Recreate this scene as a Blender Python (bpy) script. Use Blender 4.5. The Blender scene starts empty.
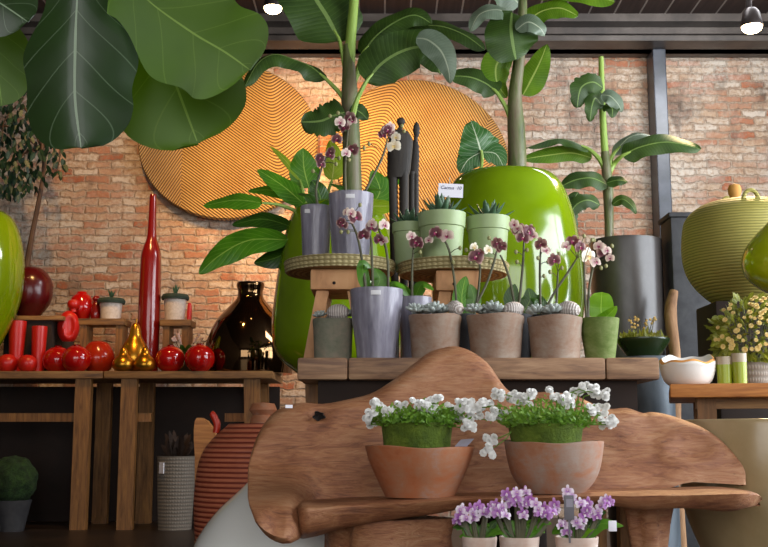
import bpy, bmesh, math, random
from mathutils import Vector, Matrix, noise
R = random.Random(7)
F, HOR, E = 1075.0, 440.0, 0.56          # focal length in pixels, horizon row, eye height in metres
PIT = math.atan((HOR - 273.5) / F); cp, sp = math.cos(PIT), math.sin(PIT)
COL = bpy.context.scene.collection
pi = math.pi

def P(x, y, D):
    u = (x - 384) / F; v = (273.5 - y) / F
    dy = cp - v * sp; dz = sp + v * cp
    return Vector((u * D / dy, D, E + dz * D / dy))
def S(D, y=300):
    return D / F / (cp - (273.5 - y) / F * sp)
def H(h):
    c = [int(h[i:i + 2], 16) / 255 for i in (0, 2, 4)]
    return tuple((x / 12.92 if x <= .04045 else ((x + .055) / 1.055) ** 2.4) for x in c) + (1.0,)

# ------------------------------------------------------------------ materials
class N:
    def __init__(s, name):
        s.m = bpy.data.materials.new(name); s.m.use_nodes = True
        s.t = s.m.node_tree; s.b = s.t.nodes['Principled BSDF']; s.out = s.t.nodes['Material Output']
    def n(s, typ, **kw):
        nd = s.t.nodes.new(typ)
        for k, v in kw.items():
            if k[0] == 'i' and k[1:].isdigit(): nd.inputs[int(k[1:])].default_value = v
            elif k in nd.inputs.keys(): nd.inputs[k].default_value = v
            else: setattr(nd, k, v)
        return nd
    def l(s, a, b): s.t.links.new(a, b)
    def coord(s, which='Object', scale=(1, 1, 1), rot=(0, 0, 0)):
        tc = s.n('ShaderNodeTexCoord'); mp = s.n('ShaderNodeMapping')
        mp.inputs['Scale'].default_value = scale; mp.inputs['Rotation'].default_value = rot
        s.l(tc.outputs[which], mp.inputs['Vector']); return mp.outputs['Vector']
    def noise(s, vec, scale, detail=4, rough=.55, dist=0):
        nd = s.n('ShaderNodeTexNoise'); nd.inputs['Scale'].default_value = scale
        nd.inputs['Detail'].default_value = detail; nd.inputs['Roughness'].default_value = rough
        nd.inputs['Distortion'].default_value = dist
        if vec is not None: s.l(vec, nd.inputs['Vector'])
        return nd.outputs['Fac']
    def ramp(s, fac, stops):
        nd = s.n('ShaderNodeValToRGB'); el = nd.color_ramp.elements
        while len(el) < len(stops): el.new(.5)
        for e, (p, c) in zip(el, stops): e.position = p; e.color = c
        s.l(fac, nd.inputs[0]); return nd.outputs[0]
    def mix(s, fac, a, b, blend='MIX'):
        nd = s.n('ShaderNodeMix', data_type='RGBA', blend_type=blend)
        for k, v in ((0, fac), (6, a), (7, b)):
            if hasattr(v, 'is_linked'): s.l(v, nd.inputs[k])
            else: nd.inputs[k].default_value = v
        return nd.outputs[2]
    def math(s, op, a, b=None, c=None):
        nd = s.n('ShaderNodeMath', operation=op)
        for k, v in enumerate((a, b, c)):
            if v is None: continue
            if hasattr(v, 'is_linked'): s.l(v, nd.inputs[k])
            else: nd.inputs[k].default_value = v
        return nd.outputs[0]
    def base(s, c):
        if hasattr(c, 'is_linked'): s.l(c, s.b.inputs['Base Color'])
        else: s.b.inputs['Base Color'].default_value = c
    def bump(s, h, strength=.4, dist=.01):
        nd = s.n('ShaderNodeBump'); nd.inputs['Strength'].default_value = strength
        nd.inputs['Distance'].default_value = dist
        s.l(h, nd.inputs['Height']); s.l(nd.outputs[0], s.b.inputs['Normal'])
    def set(s, **kw):
        for k, v in kw.items(): s.b.inputs[k.replace('_', ' ')].default_value = v
        return s

def plain(name, c, rough=.5, **kw):
    k = N(name); k.base(H(c) if isinstance(c, str) else c); k.set(Roughness=rough, **kw); return k.m
def mottled(name, cols, scale=6, rough=.7, bump=.2, bs=40, stretch=(1, 1, 1), bd=.004, dist=.4, **kw):
    k = N(name); v = k.coord('Object', stretch)
    f = k.noise(v, scale, 6, .6, dist)
    n = len(cols)
    k.base(k.ramp(f, [(.28 + .44 * i / (n - 1), H(c)) for i, c in enumerate(cols)]))
    k.set(Roughness=rough, **kw)
    if bump: k.bump(k.noise(v, bs, 5, .65), bump, bd)
    return k.m

def leaf_mat(name, dark, light, vein, nv=9, k2=.55, transl=.3, rough=.38, vs=.6, mid=.025, tcol=None, vw=.055, bmp=.25):
    k = N(name)
    uv = k.n('ShaderNodeUVMap'); sep = k.n('ShaderNodeSeparateXYZ'); k.l(uv.outputs[0], sep.inputs[0])
    a = k.math('ABSOLUTE', k.math('SUBTRACT', sep.outputs[0], .5))
    ph = k.math('MULTIPLY', k.math('SUBTRACT', sep.outputs[1], k.math('MULTIPLY', a, k2)), nv)
    fr = k.math('ABSOLUTE', k.math('SUBTRACT', k.math('FRACT', ph), .5))
    sv = k.math('LESS_THAN', fr, vw)
    mr = k.math('LESS_THAN', a, mid)
    msk = k.math('MAXIMUM', mr, k.math('MULTIPLY', sv, vs))
    oc = k.coord('Object')
    bse = k.ramp(k.noise(oc, 9, 4), [(.3, H(dark)), (.7, H(light))])
    colr = k.mix(msk, bse, H(vein)); k.base(colr)
    k.set(Roughness=rough)
    k.b.inputs['Specular IOR Level'].default_value = .45
    k.bump(fr, bmp, .004)
    tr = k.n('ShaderNodeBsdfTranslucent')
    if tcol: k.l(k.mix(.7, colr, H(tcol)), tr.inputs[0])
    else: k.l(colr, tr.inputs[0])
    mx = k.n('ShaderNodeMixShader'); mx.inputs[0].default_value = transl
    k.l(k.b.outputs[0], mx.inputs[1]); k.l(tr.outputs[0], mx.inputs[2]); k.l(mx.outputs[0], k.out.inputs[0])
    return k.m

def petal_mat(name, core, rim, r0=.55, r1=.85, blotch=.25):
    k = N(name)
    uv = k.n('ShaderNodeUVMap'); sep = k.n('ShaderNodeSeparateXYZ'); k.l(uv.outputs[0], sep.inputs[0])
    f = k.math('ADD', sep.outputs[1], k.math('MULTIPLY', k.math('SUBTRACT', k.noise(k.coord('Object'), 150, 2), .5), blotch))
    k.base(k.ramp(f, [(r0, H(core)), (r1, H(rim))])); k.set(Roughness=.5)
    tr = k.n('ShaderNodeBsdfTranslucent'); tr.inputs[0].default_value = H(rim)
    mx = k.n('ShaderNodeMixShader'); mx.inputs[0].default_value = .18
    k.l(k.b.outputs[0], mx.inputs[1]); k.l(tr.outputs[0], mx.inputs[2]); k.l(mx.outputs[0], k.out.inputs[0])
    return k.m

def brick_mat():
    k = N('old_brick')
    v = k.coord('Object', (1, 1, 1))
    sx = k.n('ShaderNodeSeparateXYZ'); k.l(v, sx.inputs[0])
    cx = k.n('ShaderNodeCombineXYZ'); k.l(sx.outputs[0], cx.inputs[0]); k.l(sx.outputs[2], cx.inputs[1])
    nd = k.n('ShaderNodeTexNoise'); nd.inputs['Scale'].default_value = 9; nd.inputs['Detail'].default_value = 6; nd.inputs['Roughness'].default_value = .68
    k.l(cx.outputs[0], nd.inputs['Vector'])
    vm = k.n('ShaderNodeVectorMath', operation='SUBTRACT'); k.l(nd.outputs['Color'], vm.inputs[0]); vm.inputs[1].default_value = (.5, .5, .5)
    vs = k.n('ShaderNodeVectorMath', operation='SCALE'); k.l(vm.outputs[0], vs.inputs[0]); vs.inputs['Scale'].default_value = .075
    va = k.n('ShaderNodeVectorMath', operation='ADD'); k.l(vs.outputs[0], va.inputs[0]); k.l(cx.outputs[0], va.inputs[1])
    br = k.n('ShaderNodeTexBrick')
    br.inputs['Scale'].default_value = 1; br.inputs['Brick Width'].default_value = .19; br.inputs['Row Height'].default_value = .058
    br.inputs['Mortar Size'].default_value = .012; br.inputs['Mortar Smooth'].default_value = 1.0; br.inputs['Bias'].default_value = 0
    br.inputs['Color1'].default_value = (0, 0, 0, 1); br.inputs['Color2'].default_value = (1, 1, 1, 1); br.inputs['Mortar'].default_value = (.5, .5, .5, 1)
    k.l(va.outputs[0], br.inputs['Vector'])
    n1 = k.noise(cx.outputs[0], 5.5, 6, .7); n2 = k.noise(cx.outputs[0], 38, 5, .7); n3 = k.noise(cx.outputs[0], 1.6, 5, .65)
    tone = k.math('ADD', k.math('MULTIPLY', br.outputs['Color'], .3), k.math('ADD', k.math('MULTIPLY', n1, .45), k.math('MULTIPLY', n2, .4)))
    bc = k.ramp(tone, [(.36, H('755040')), (.45, H('a8603f')), (.53, H('b08062')), (.62, H('b89a7e')), (.74, H('cdbcaa'))])
    mort = k.ramp(n2, [(.35, H('9a7c64')), (.65, H('c2aa92'))])
    vis = k.ramp(k.math('ADD', k.math('MULTIPLY', n1, .5), k.math('MULTIPLY', n2, .5)), [(.4, (.12, .12, .12, 1)), (.51, (1, 1, 1, 1))])
    c = k.mix(k.math('MULTIPLY', vis, k.math('SUBTRACT', 1.0, br.outputs['Fac'])), mort, bc)
    # old plaster and limewash left in patches, soot stains of their own shape
    pl = k.ramp(n3, [(.45, (0, 0, 0, 1)), (.62, (.85, .85, .85, 1))])
    pl2 = k.math('MULTIPLY', pl, k.ramp(n2, [(.35, (.1, .1, .1, 1)), (.6, (1, 1, 1, 1))]))
    c = k.mix(pl2, c, H('cfc3b4'))
    st = k.ramp(k.noise(k.coord('Object', (1.7, 1, .8)), 1.3, 6, .7), [(.33, (1, 1, 1, 1)), (.45, (0, 0, 0, 1))])
    c = k.mix(k.math('MULTIPLY', st, .75), c, H('5d4c40'))
    k.base(c); k.set(Roughness=.92)
    h = k.math('ADD', k.math('MULTIPLY', k.math('SUBTRACT', 1.0, br.outputs['Fac']), .6), k.math('ADD', k.math('MULTIPLY', n2, .5), k.math('MULTIPLY', n1, .5)))
    k.bump(h, .8, .022)
    return k.m

def plank_mat():
    k = N('ceiling_planks'); v = k.coord('Object'); s = k.n('ShaderNodeSeparateXYZ'); k.l(v, s.inputs[0])
    fr = k.math('FRACT', k.math('MULTIPLY', s.outputs[0], 1 / .19))
    seam = k.math('LESS_THAN', fr, .07)
    w = k.ramp(k.noise(k.coord('Object', (12, .8, 12)), 2, 4), [(.3, H('2a1c17')), (.7, H('41302a'))])
    k.base(k.mix(seam, w, H('8a8078'))); k.set(Roughness=.7); k.bump(seam, .3, .01)
    return k.m

def carved_mat():
    # relief disc: fine ribs fanned in three fields about two spines
    k = N('carved_ribs'); v = k.coord('Object'); s = k.n('ShaderNodeSeparateXYZ'); k.l(v, s.inputs[0])
    x, z = s.outputs[0], s.outputs[2]
    d = k.math('SQRT', k.math('ADD', k.math('POWER', k.math('SUBTRACT', x, k.math('ADD', .36, k.math('MULTIPLY', z, -.12))), 2.0), .0015))
    f1 = k.math('SUBTRACT', z, k.math('MULTIPLY', d, .8))
    d2 = k.math('ABSOLUTE', k.math('ADD', x, .34))
    f2 = k.math('SUBTRACT', k.math('MULTIPLY', z, .75), k.math('MULTIPLY', d2, -1.15))
    fld = k.math('LESS_THAN', x, -.34)
    f = k.math('ADD', k.math('MULTIPLY', f1, k.math('SUBTRACT', 1.0, fld)), k.math('MULTIPLY', f2, fld))
    wv = k.math('SINE', k.math('MULTIPLY', f, 2 * pi / .025))
    g = k.math('MULTIPLY_ADD', wv, .5, .5)
    var = k.noise(v, 3, 4)
    hi = k.ramp(var, [(.3, H('a67c40')), (.7, H('bf9654'))])
    k.base(k.mix(k.ramp(g, [(.12, (0, 0, 0, 1)), (.5, (1, 1, 1, 1))]), H('4e2f12'), hi))
    k.set(Roughness=.5); k.bump(g, .8, .008)
    return k.m

def ring_mat(name, c1, c2, period, axis=2, rough=.6, nz=.0, bump=.7, bd=.006, dots=False, spec=.5):
    k = N(name); v = k.coord('Object'); s = k.n('ShaderNodeSeparateXYZ'); k.l(v, s.inputs[0])
    if axis == 'r':
        co = k.math('SQRT', k.math('ADD', k.math('POWER', s.outputs[0], 2.0), k.math('POWER', s.outputs[1], 2.0)))
        co = k.math('ADD', co, s.outputs[2])
    else: co = s.outputs[axis]
    if nz: co = k.math('ADD', co, k.math('MULTIPLY', k.noise(v, 14, 3), nz))
    g = k.math('MULTIPLY_ADD', k.math('SINE', k.math('MULTIPLY', co, 2 * pi / period)), .5, .5)
    if dots:
        an = k.math('ARCTAN2', s.outputs[1], s.outputs[0])
        w = k.math('MULTIPLY_ADD', k.math('SINE', k.math('MULTIPLY', an, dots)), .5, .5)
        g = k.math('MULTIPLY', g, k.math('MULTIPLY_ADD', w, .6, .4))
    col = k.mix(k.ramp(g, [(.1, (0, 0, 0, 1)), (.55, (1, 1, 1, 1))]), H(c1), H(c2))
    col = k.mix(k.math('MULTIPLY', k.noise(v, 30, 4), .45), col, H(c1))
    k.base(col); k.set(Roughness=rough); k.b.inputs['Specular IOR Level'].default_value = spec
    k.bump(g, bump, bd)
    return k.m

def wood(name, cols, axis=0, scale=5, rough=.6, bump=.3, sw=.6):
    st = [9, 9, 9]; st[axis] = .9
    return mottled(name, cols, scale, rough, bump, 9, tuple(st), .004, sw)

M = {}
M['brick'] = brick_mat()
M['planks'] = plank_mat()
M['plaster'] = mottled('dark_plaster', ['3a302a', '4a4038'], 2, .9)
M['floor'] = mottled('dark_floor', ['1c1410', '2a1f18', '3a2c22'], 2.5, .4, .1)
M['steel'] = mottled('painted_steel', ['302a26', '4a413a', '5e554e'], 4, .42, .15)
M['steelblue'] = mottled('grey_painted_steel', ['2e3036', '3e4148', '555963'], 4, .3, .1)
M['carved'] = carved_mat()
M['oldwood'] = wood('weathered_wood', ['4c321e', '80592f', '9c7440'], 0)
M['oldwoodz'] = wood('weathered_wood_upright', ['50330f', '80552a', '9c6c34'], 2)
M['tabwood'] = wood('waxed_plank', ['54382a', '8a6648', 'a88462'], 0, 6)
M['tabwoodr'] = wood('amber_plank', ['8a4d1e', 'b87435', 'cf8c46'], 0, 6)
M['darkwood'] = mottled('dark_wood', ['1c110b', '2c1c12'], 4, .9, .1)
M['stoolwood'] = mottled('pale_stool_wood', ['8d6038', 'b98455', 'c99867'], 5, .6, .15, 20, (3, 3, 1))
def bench_mat():
    k = N('teak_root'); v = k.coord('Object', (1.2, 2.0, 2.6))
    f = k.noise(v, 2.4, 8, .62, 1.8)
    g = k.noise(k.coord('Object', (4, 16, 26)), 2.2, 8, .68, 2.2)
    cr = k.ramp(k.noise(k.coord('Object', (2.2, 9, 15)), 2.4, 6, .7, 3.0), [(.3, (1, 1, 1, 1)), (.4, (0, 0, 0, 1))])
    t = k.math('ADD', k.math('MULTIPLY', f, .5), k.math('MULTIPLY', g, .5))
    c = k.ramp(t, [(.32, H('553320')), (.43, H('855235')), (.51, H('9c6844')), (.6, H('ab7c58')), (.72, H('a2886f'))])
    c = k.mix(k.math('MULTIPLY', cr, .55), c, H('3e271a'))
    k.base(c); k.set(Roughness=.55)
    k.bump(k.math('SUBTRACT', t, k.math('MULTIPLY', cr, .35)), .5, .02); return k.m
M['bench'] = bench_mat()
M['hollow'] = mottled('knot_hollow', ['120b08', '241711'], 8, .9)
def terra(name, cols, rough=.85):
    k = N(name); v = k.coord('Object'); f = k.noise(v, 9, 7, .65, .6); g = k.noise(k.coord('Object', (1, 1, 2.5)), 26, 5, .7)
    t = k.math('ADD', k.math('MULTIPLY', f, .7), k.math('MULTIPLY', g, .3))
    n = len(cols); k.base(k.ramp(t, [(.32 + .36 * i / (n - 1), H(c)) for i, c in enumerate(cols)]))
    k.set(Roughness=rough); k.bump(g, .2, .004); return k.m
M['terra'] = terra('terracotta', ['96502c', 'a9633c', 'a46e4e', '9c8072'])
M['terra2'] = terra('limed_terracotta', ['7a5640', '8f7360', '978474', 'a59a8e'])
M['terra3'] = terra('grey_green_clay', ['5c604e', '757563', '897f6e', '917863'])
M['mossclay'] = terra('mossy_clay', ['44561e', '5e7030', '74814a', '868c66'])
M['moss'] = mottled('moss', ['3a4e0e', '556a16', '71832a'], 22, .95, .9, 120, (1, 1, 1), .01)
M['mossdark'] = mottled('dark_moss', ['16240c', '27401a', '3b5a22'], 30, .95, 1.0, 90, (1, 1, 1), .02)
M['soil'] = mottled('soil', ['1c130d', '3b2a1e'], 60, .95, .6, 120)
M['roots'] = mottled('pale_roots', ['5a5358', '7d767c', '98929a'], 18, .9, .4, 40, (1, 1, .3))
M['sage'] = mottled('sage_glaze', ['899a6a', '96a878', '9fb083'], 5, .5, .05)
def lime(name, c1, c2):
    k = N(name); v = k.coord('Object')
    k.base(k.ramp(k.noise(v, 3, 4), [(.3, H(c1)), (.7, H(c2))])); k.set(Roughness=.12)
    k.b.inputs['Coat Weight'].default_value = .7; k.b.inputs['Coat Roughness'].default_value = .05
    k.bump(k.noise(v, 7, 2), .06, .02); return k.m
M['lime'] = lime('lime_glaze', '6a8604', '7e9c08')
M['limey'] = lime('yellow_lime_glaze', '98a80c', 'adb818')
M['soillime'] = M['soil']
def glass_mat():
    k = N('smoky_ribbed_glass'); v = k.coord('Object', (1, 1, .12))
    f = k.noise(v, 34, 4, .6)
    k.base(k.ramp(f, [(.3, H('868391')), (.5, H('a5a1b0')), (.72, H('cbc8d3'))]))
    k.set(Roughness=.15, IOR=1.35); k.b.inputs['Transmission Weight'].default_value = .4
    k.bump(f, .25, .01); return k.m
M['glass'] = glass_mat()
M['sticker'] = plain('white_sticker', 'd4d2d4', .5)
M['white'] = mottled('white_ceramic', ['d5d0ca', 'e3ded8'], 5, .3, .03)
M['whitegloss'] = plain('white_gloss', 'f0f0ea', .12, Coat_Weight=.5)
M['rawrim'] = plain('ochre_rim', 'd9964e', .6)
M['paper'] = plain('paper', 'eceaf2', .6)
M['ink'] = plain('ink', '2a2c5a', .6)
M['greytag'] = plain('grey_tag', '8f8a96', .5)
M['slate'] = mottled('slate_tag', ['5e5a60', '6d6a70'], 8, .5, .05)
M['red'] = plain('red_glaze', 'a80c08', .13, Coat_Weight=.6)
M['redmatt'] = mottled('red_lacquer', ['b3150d', 'c52016'], 8, .35, .05)
M['brickred'] = mottled('rust_red_glaze', ['8e1a08', 'ae2c10'], 10, .16, .05)
M['reddark'] = plain('deep_red_glaze', '780e0a', .2, Coat_Weight=.5)
M['burgundy'] = mottled('burgundy_glaze', ['3d0a0c', '560f10'], 5, .22, .03)
M['gold'] = mottled('gold_leaf', ['b5791c', 'd49a35'], 9, .28, .1, Metallic=.9)
def mirror():
    k = N('bronze_mirror'); k.base(H('6a5238')); k.set(Roughness=.06, Metallic=1.0); return k.m
M['bronze'] = mirror()
M['zinc'] = mottled('zinc', ['474f56', '5c656d', '737d86'], 9, .45, .15, 40, (1, 1, .4), Metallic=.35)
M['greyplanter'] = mottled('graphite_planter', ['332e2c', '413c3a', '4d4947'], 5, .33, .1)
M['darkplanter'] = mottled('dark_stone', ['29292c', '37373a', '434345'], 12, .75, .2)
M['beige'] = mottled('beige_glaze', ['94805a', 'ab9670', 'bca885'], 3, .2, .05)
M['basket'] = ring_mat('grey_weave', '746b60', '8c8378', .022, 2, .8, .006, .5, .005, 40)
M['wicker'] = ring_mat('straw_wicker', '77722e', 'a89c50', .0115, 2, .6, .006, .5, .003)
M['seagrass'] = ring_mat('seagrass_coil', '7a6c40', 'cdbd8c', .0135, 2, .8, 0, .9, .006, 60)
M['seagrassflat'] = ring_mat('seagrass_under', '8a6a3c', 'b28f55', .02, 'r', .8, 0, .8, .006)
M['ribred'] = ring_mat('ribbed_red_clay', '7a2a1a', 'd87e5a', .0185, 2, .6, .001, .6, .006)
M['cork'] = plain('cork', 'b5823c', .8)
M['statue'] = mottled('charred_wood', ['17130f', '2a241e', '3a332b'], 12, .7, .4, 30, (3, 3, .5))
M['shell'] = ring_mat('urchin_shell', 'a4968e', 'e6dfd8', .0085, 1, .6, .001, .6, .003, 26)
M['dotpot'] = mottled('speckled_white_clay', ['b9a99b', 'd6cabf'], 60, .7, .3, 90)
M['blackgreen'] = mottled('dark_green_felt', ['1c2a22', '33443a'], 20, .9, .4)
M['greenbowl'] = plain('dark_green_glaze', '26361a', .25)
M['limewax'] = plain('lime_glass', '8c9a22', .3)
M['frost'] = plain('frosted_glass', 'b5a78e', .4, Transmission_Weight=.2)
M['bulb'] = N('lit_bulb').m
_b = M['bulb'].node_tree.nodes['Principled BSDF']; _b.inputs['Emission Color'].default_value = (1, .74, .42, 1); _b.inputs['Emission Strength'].default_value = 14
M['lampblack'] = plain('lamp_housing', '3a3230', .4, Metallic=.5)
M['stem'] = mottled('orchid_stem', ['3e3a2c', '5c5c3c'], 20, .6, .1)
M['trunk'] = mottled('tree_bark', ['3e2c20', '5e4634'], 20, .85, .4, 40, (1, 1, .3))
M['bananastem'] = mottled('banana_stem', ['34381f', '566030', '706a4e', '60483a'], 9, .45, .15, 20, (3, 3, .5))
M['bananaspear'] = mottled('young_banana_leaf', ['7d9a3c', '94ae50'], 9, .5, .1, 20, (3, 3, .3))
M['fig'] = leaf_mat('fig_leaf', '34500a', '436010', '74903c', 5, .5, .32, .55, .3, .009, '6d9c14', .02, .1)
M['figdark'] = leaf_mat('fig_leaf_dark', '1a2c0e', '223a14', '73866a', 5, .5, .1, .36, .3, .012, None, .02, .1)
M['banana'] = leaf_mat('banana_leaf', '243a10', '3a5618', '708a48', 26, .15, .2, .5, .18, .03)
M['bananal'] = leaf_mat('banana_leaf_light', '4a7212', '6c941e', 'a8c060', 26, .15, .35, .4, .2, .03)
M['bananag'] = leaf_mat('banana_leaf_waxy', '566850', '7c8c78', 'a8b298', 26, .15, .2, .32, .2, .03)
M['philo'] = leaf_mat('broad_leaf', '3c7410', '5e9c1a', '98c04c', 9, .6, .35, .4, .4, .02)
M['philod'] = leaf_mat('broad_leaf_deep', '203e0e', '345a14', '648836', 9, .6, .2, .35, .4, .02)
M['philoy'] = leaf_mat('broad_leaf_young', '86a81c', 'a8c42c', 'd0dc70', 9, .6, .5, .4, .3, .02)
M['aloca'] = leaf_mat('alocasia_leaf', '2c5a26', '4a7a3c', 'c6d4b4', 8, .7, .3, .4, .3, .018)
M['orchleaf'] = leaf_mat('orchid_leaf', '3a6616', '568820', '74a03c', 3, .1, .25, .35, .1, .015)
M['jade'] = leaf_mat('round_leaf', '5a8a14', '7eb420', 'a0cc50', 3, .1, .4, .35, .1, .012)
M['ficus'] = leaf_mat('small_ficus_leaf', '0f2415', '1e3c28', '38583c', 4, .5, .08, .45, .2, .03)
M['greens'] = leaf_mat('fresh_foliage', '4c7a18', '7ea630', 'a0c458', 3, .5, .35, .5, .2, .03)
M['greensy'] = leaf_mat('golden_foliage', '5e6a14', '9a9a2c', 'c4c058', 3, .5, .3, .4, .2, .03)
M['aloe'] = leaf_mat('aloe_leaf', '34503a', '587858', '8aa286', 2, .1, .1, .4, .1, .01)
M['succ'] = mottled('grey_succulent', ['8a978f', 'a9b2aa', 'c0bcc2'], 40, .6, .05)
M['deadleaf'] = mottled('dry_dark_foliage', ['241812', '3e2a1e'], 30, .8, .2)
M['orchid'] = petal_mat('burgundy_petal', '560a28', 'd8b8ac', .66, .98, .3)
M['orchidp'] = petal_mat('pale_petal', 'c9a0a0', 'e6d6c4', .3, .8)
M['orchidy'] = petal_mat('cream_petal', 'e8d6b4', 'f2ecdc', .3, .8)
M['lip'] = plain('magenta_lip', '8e1c4e', .45)
M['purple'] = petal_mat('lilac_petal', '9a4ca6', 'c898ce', .3, .9, .6)
M['purplel'] = petal_mat('pale_lilac_petal', 'c088c8', 'eee2ee', .2, .7, .6)
M['bud'] = plain('green_bud', '8c8a58', .5)
M['whitepetal'] = petal_mat('white_petal', 'e6e4da', 'f4f3f0', .2, .7, .1)
M['creamflower'] = petal_mat('cream_yellow_petal', 'dca83a', 'f0d890', .2, .7, .2)
M['hose'] = plain('red_handle', 'c03018', .4)
M['pinkpot'] = terra('pale_pink_clay', ['c09a88', 'cdb3a4', 'd8c6ba', 'dfd3ca'])
M['bark'] = mottled('pale_driftwood', ['6a4a30', '96704e', 'b08a64'], 10, .8, .4, 20, (3, 3, .6))

# ------------------------------------------------------------------ mesh building
def tag(o, label=None, cat=None, group=None, kind=None):
    for k, v in (('label', label), ('category', cat), ('group', group), ('kind', kind)):
        if v: o[k] = v
    return o
def empty(name, loc, label=None, cat=None, group=None):
    o = bpy.data.objects.new(name, None); o.empty_display_size = .05; COL.objects.link(o); o.location = loc
    return tag(o, label, cat, group)
def wloc(o):
    v = Vector((0, 0, 0))
    while o: v = v + o.location; o = o.parent
    return v

class MB:
    def __init__(s): s.v = []; s.f = []; s.m = []; s.uv = []
    def add(s, vs, fs, mi=0, uvs=None):
        b = len(s.v); s.v += [Vector(q) for q in vs]; s.uv += list(uvs) if uvs else [(0, 0)] * len(vs)
        s.f += [tuple(i + b for i in f) for f in fs]; s.m += [mi] * len(fs); return s
    def grid(s, rows, closed=False, mi=0, uvs=None, cap=False):
        n = len(rows[0]); fs = []
        for i in range(len(rows) - 1):
            for j in range(n if closed else n - 1):
                k = (j + 1) % n; fs.append((i * n + j, i * n + k, (i + 1) * n + k, (i + 1) * n + j))
        if cap:
            fs.append(tuple(range(n))[::-1]); q = (len(rows) - 1) * n; fs.append(tuple(range(q, q + n)))
        return s.add([p for r in rows for p in r], fs, mi, [u for r in uvs for u in r] if uvs else None)
    def lathe(s, c, prof, seg=40, mi=0, fn=None, sx=1, sy=1):
        rows = []
        for (r, z) in prof:
            rw = []
            for j in range(seg):
                a = 2 * pi * j / seg; rr, zz = (r, z) if fn is None else fn(r, z, a)
                rw.append(Vector((c[0] + rr * sx * math.cos(a), c[1] + rr * sy * math.sin(a), c[2] + zz)))
            rows.append(rw)
        b = len(s.m); s.grid(rows, True, mi, None, True); return s
    def tube(s, pts, rad, seg=8, mi=0, sub=4):
        pts = [Vector(p) for p in pts]
        if not isinstance(rad, (list, tuple)): rad = [rad] * len(pts)
        P2, R2 = spline(pts, rad, sub) if len(pts) > 2 and sub > 1 else (pts, rad)
        rows = []; ref = Vector((.31, .77, .55))
        for i, p in enumerate(P2):
            t = (P2[min(i + 1, len(P2) - 1)] - P2[max(i - 1, 0)]).normalized()
            u = t.cross(ref).normalized(); w = t.cross(u)
            rows.append([p + (u * math.cos(2 * pi * j / seg) + w * math.sin(2 * pi * j / seg)) * R2[i] for j in range(seg)])
        return s.grid(rows, True, mi, None, True)
    def box(s, c, d, mi=0, bev=0, rz=0, jit=0):
        bm = bmesh.new(); bmesh.ops.create_cube(bm, size=1)
        for v in bm.verts: v.co = Vector((v.co.x * d[0], v.co.y * d[1], v.co.z * d[2]))
        if bev: bmesh.ops.bevel(bm, geom=bm.edges[:], offset=bev, segments=2, affect='EDGES', profile=.6)
        rot = Matrix.Rotation(rz, 3, 'Z')
        bm.verts.index_update()
        s.add([rot @ v.co + Vector(c) for v in bm.verts], [tuple(v.index for v in f.verts) for f in bm.faces], mi); bm.free(); return s
    def beam(s, a, b, w, d, mi=0, w2=None):
        # square bar between two points
        a = Vector(a); b = Vector(b); t = (b - a).normalized(); ref = Vector((0, 1, 0)) if abs(t.y) < .9 else Vector((0, 0, 1))
        u = t.cross(ref).normalized(); q = t.cross(u)
        rows = []
        for p, ww in ((a, w), (b, w2 or w)):
            rows.append([p + u * ww / 2 * i + q * d / 2 * j for i, j in ((1, 1), (-1, 1), (-1, -1), (1, -1))])
        return s.grid(rows, True, mi, None, True)
    def ball(s, c, r, seg=14, mi=0, sc=(1, 1, 1), rot=None, jit=0):
        rows = []; n = seg // 2 + 1
        for i in range(n + 1):
            th = pi * i / n; rw = []
            for j in range(seg):
                a = 2 * pi * j / seg
                q = Vector((math.sin(th) * math.cos(a) * sc[0], math.sin(th) * math.sin(a) * sc[1], math.cos(th) * sc[2])) * r
                if jit: q *= 1 + jit * noise.noise(q * (3 / r) + Vector(c) * 9)
                if rot: q = rot @ q
                rw.append(q + Vector(c))
            rows.append(rw)
        return s.grid(rows, True, mi, [[(j / seg, i / n) for j in range(seg)] for i in range(n + 1)])
    def build(s, name, mats, parent=None, loc=None, smooth=True, flat_ang=38):
        me = bpy.data.meshes.new(name)
        off = wloc(parent) if parent else Vector(loc or (0, 0, 0))
        me.from_pydata([v - off for v in s.v], [], s.f)
        mats = mats if isinstance(mats, (list, tuple)) else [mats]
        for m in mats: me.materials.append(M[m] if isinstance(m, str) else m)
        me.polygons.foreach_set('material_index', s.m)
        uvl = me.uv_layers.new(name='UVMap')
        idx = [0] * len(me.loops); me.loops.foreach_get('vertex_index', idx)
        fl = [0.0] * (2 * len(idx))
        for i, q in enumerate(idx): fl[2 * i], fl[2 * i + 1] = s.uv[q]
        uvl.data.foreach_set('uv', fl)
        bm = bmesh.new(); bm.from_mesh(me)
        bmesh.ops.remove_doubles(bm, verts=bm.verts, dist=1e-6)
        if s.closed_fix: bmesh.ops.recalc_face_normals(bm, faces=bm.faces)
        bm.to_mesh(me); bm.free()
        if smooth:
            me.polygons.foreach_set('use_smooth', [True] * len(me.polygons))
            try: me.set_sharp_from_angle(angle=math.radians(flat_ang))
            except Exception: pass
        me.update()
        o = bpy.data.objects.new(name, me); COL.objects.link(o)
        if parent: o.parent = parent
        else: o.location = off
        return o
    closed_fix = True

def spline(pts, rad=None, sub=4):
    n = len(pts); out = []; ro = []
    rad = rad or [0] * n
    for i in range(n - 1):
        p0, p1, p2, p3 = pts[max(i - 1, 0)], pts[i], pts[i + 1], pts[min(i + 2, n - 1)]
        for k in range(sub):
            t = k / sub
            out.append(.5 * ((2 * p1) + (p2 - p0) * t + (2 * p0 - 5 * p1 + 4 * p2 - p3) * t * t + (3 * p1 - p0 - 3 * p2 + p3) * t ** 3))
            ro.append(rad[i] * (1 - t) + rad[i + 1] * t)
    out.append(pts[-1]); ro.append(rad[-1]); return out, ro

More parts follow.
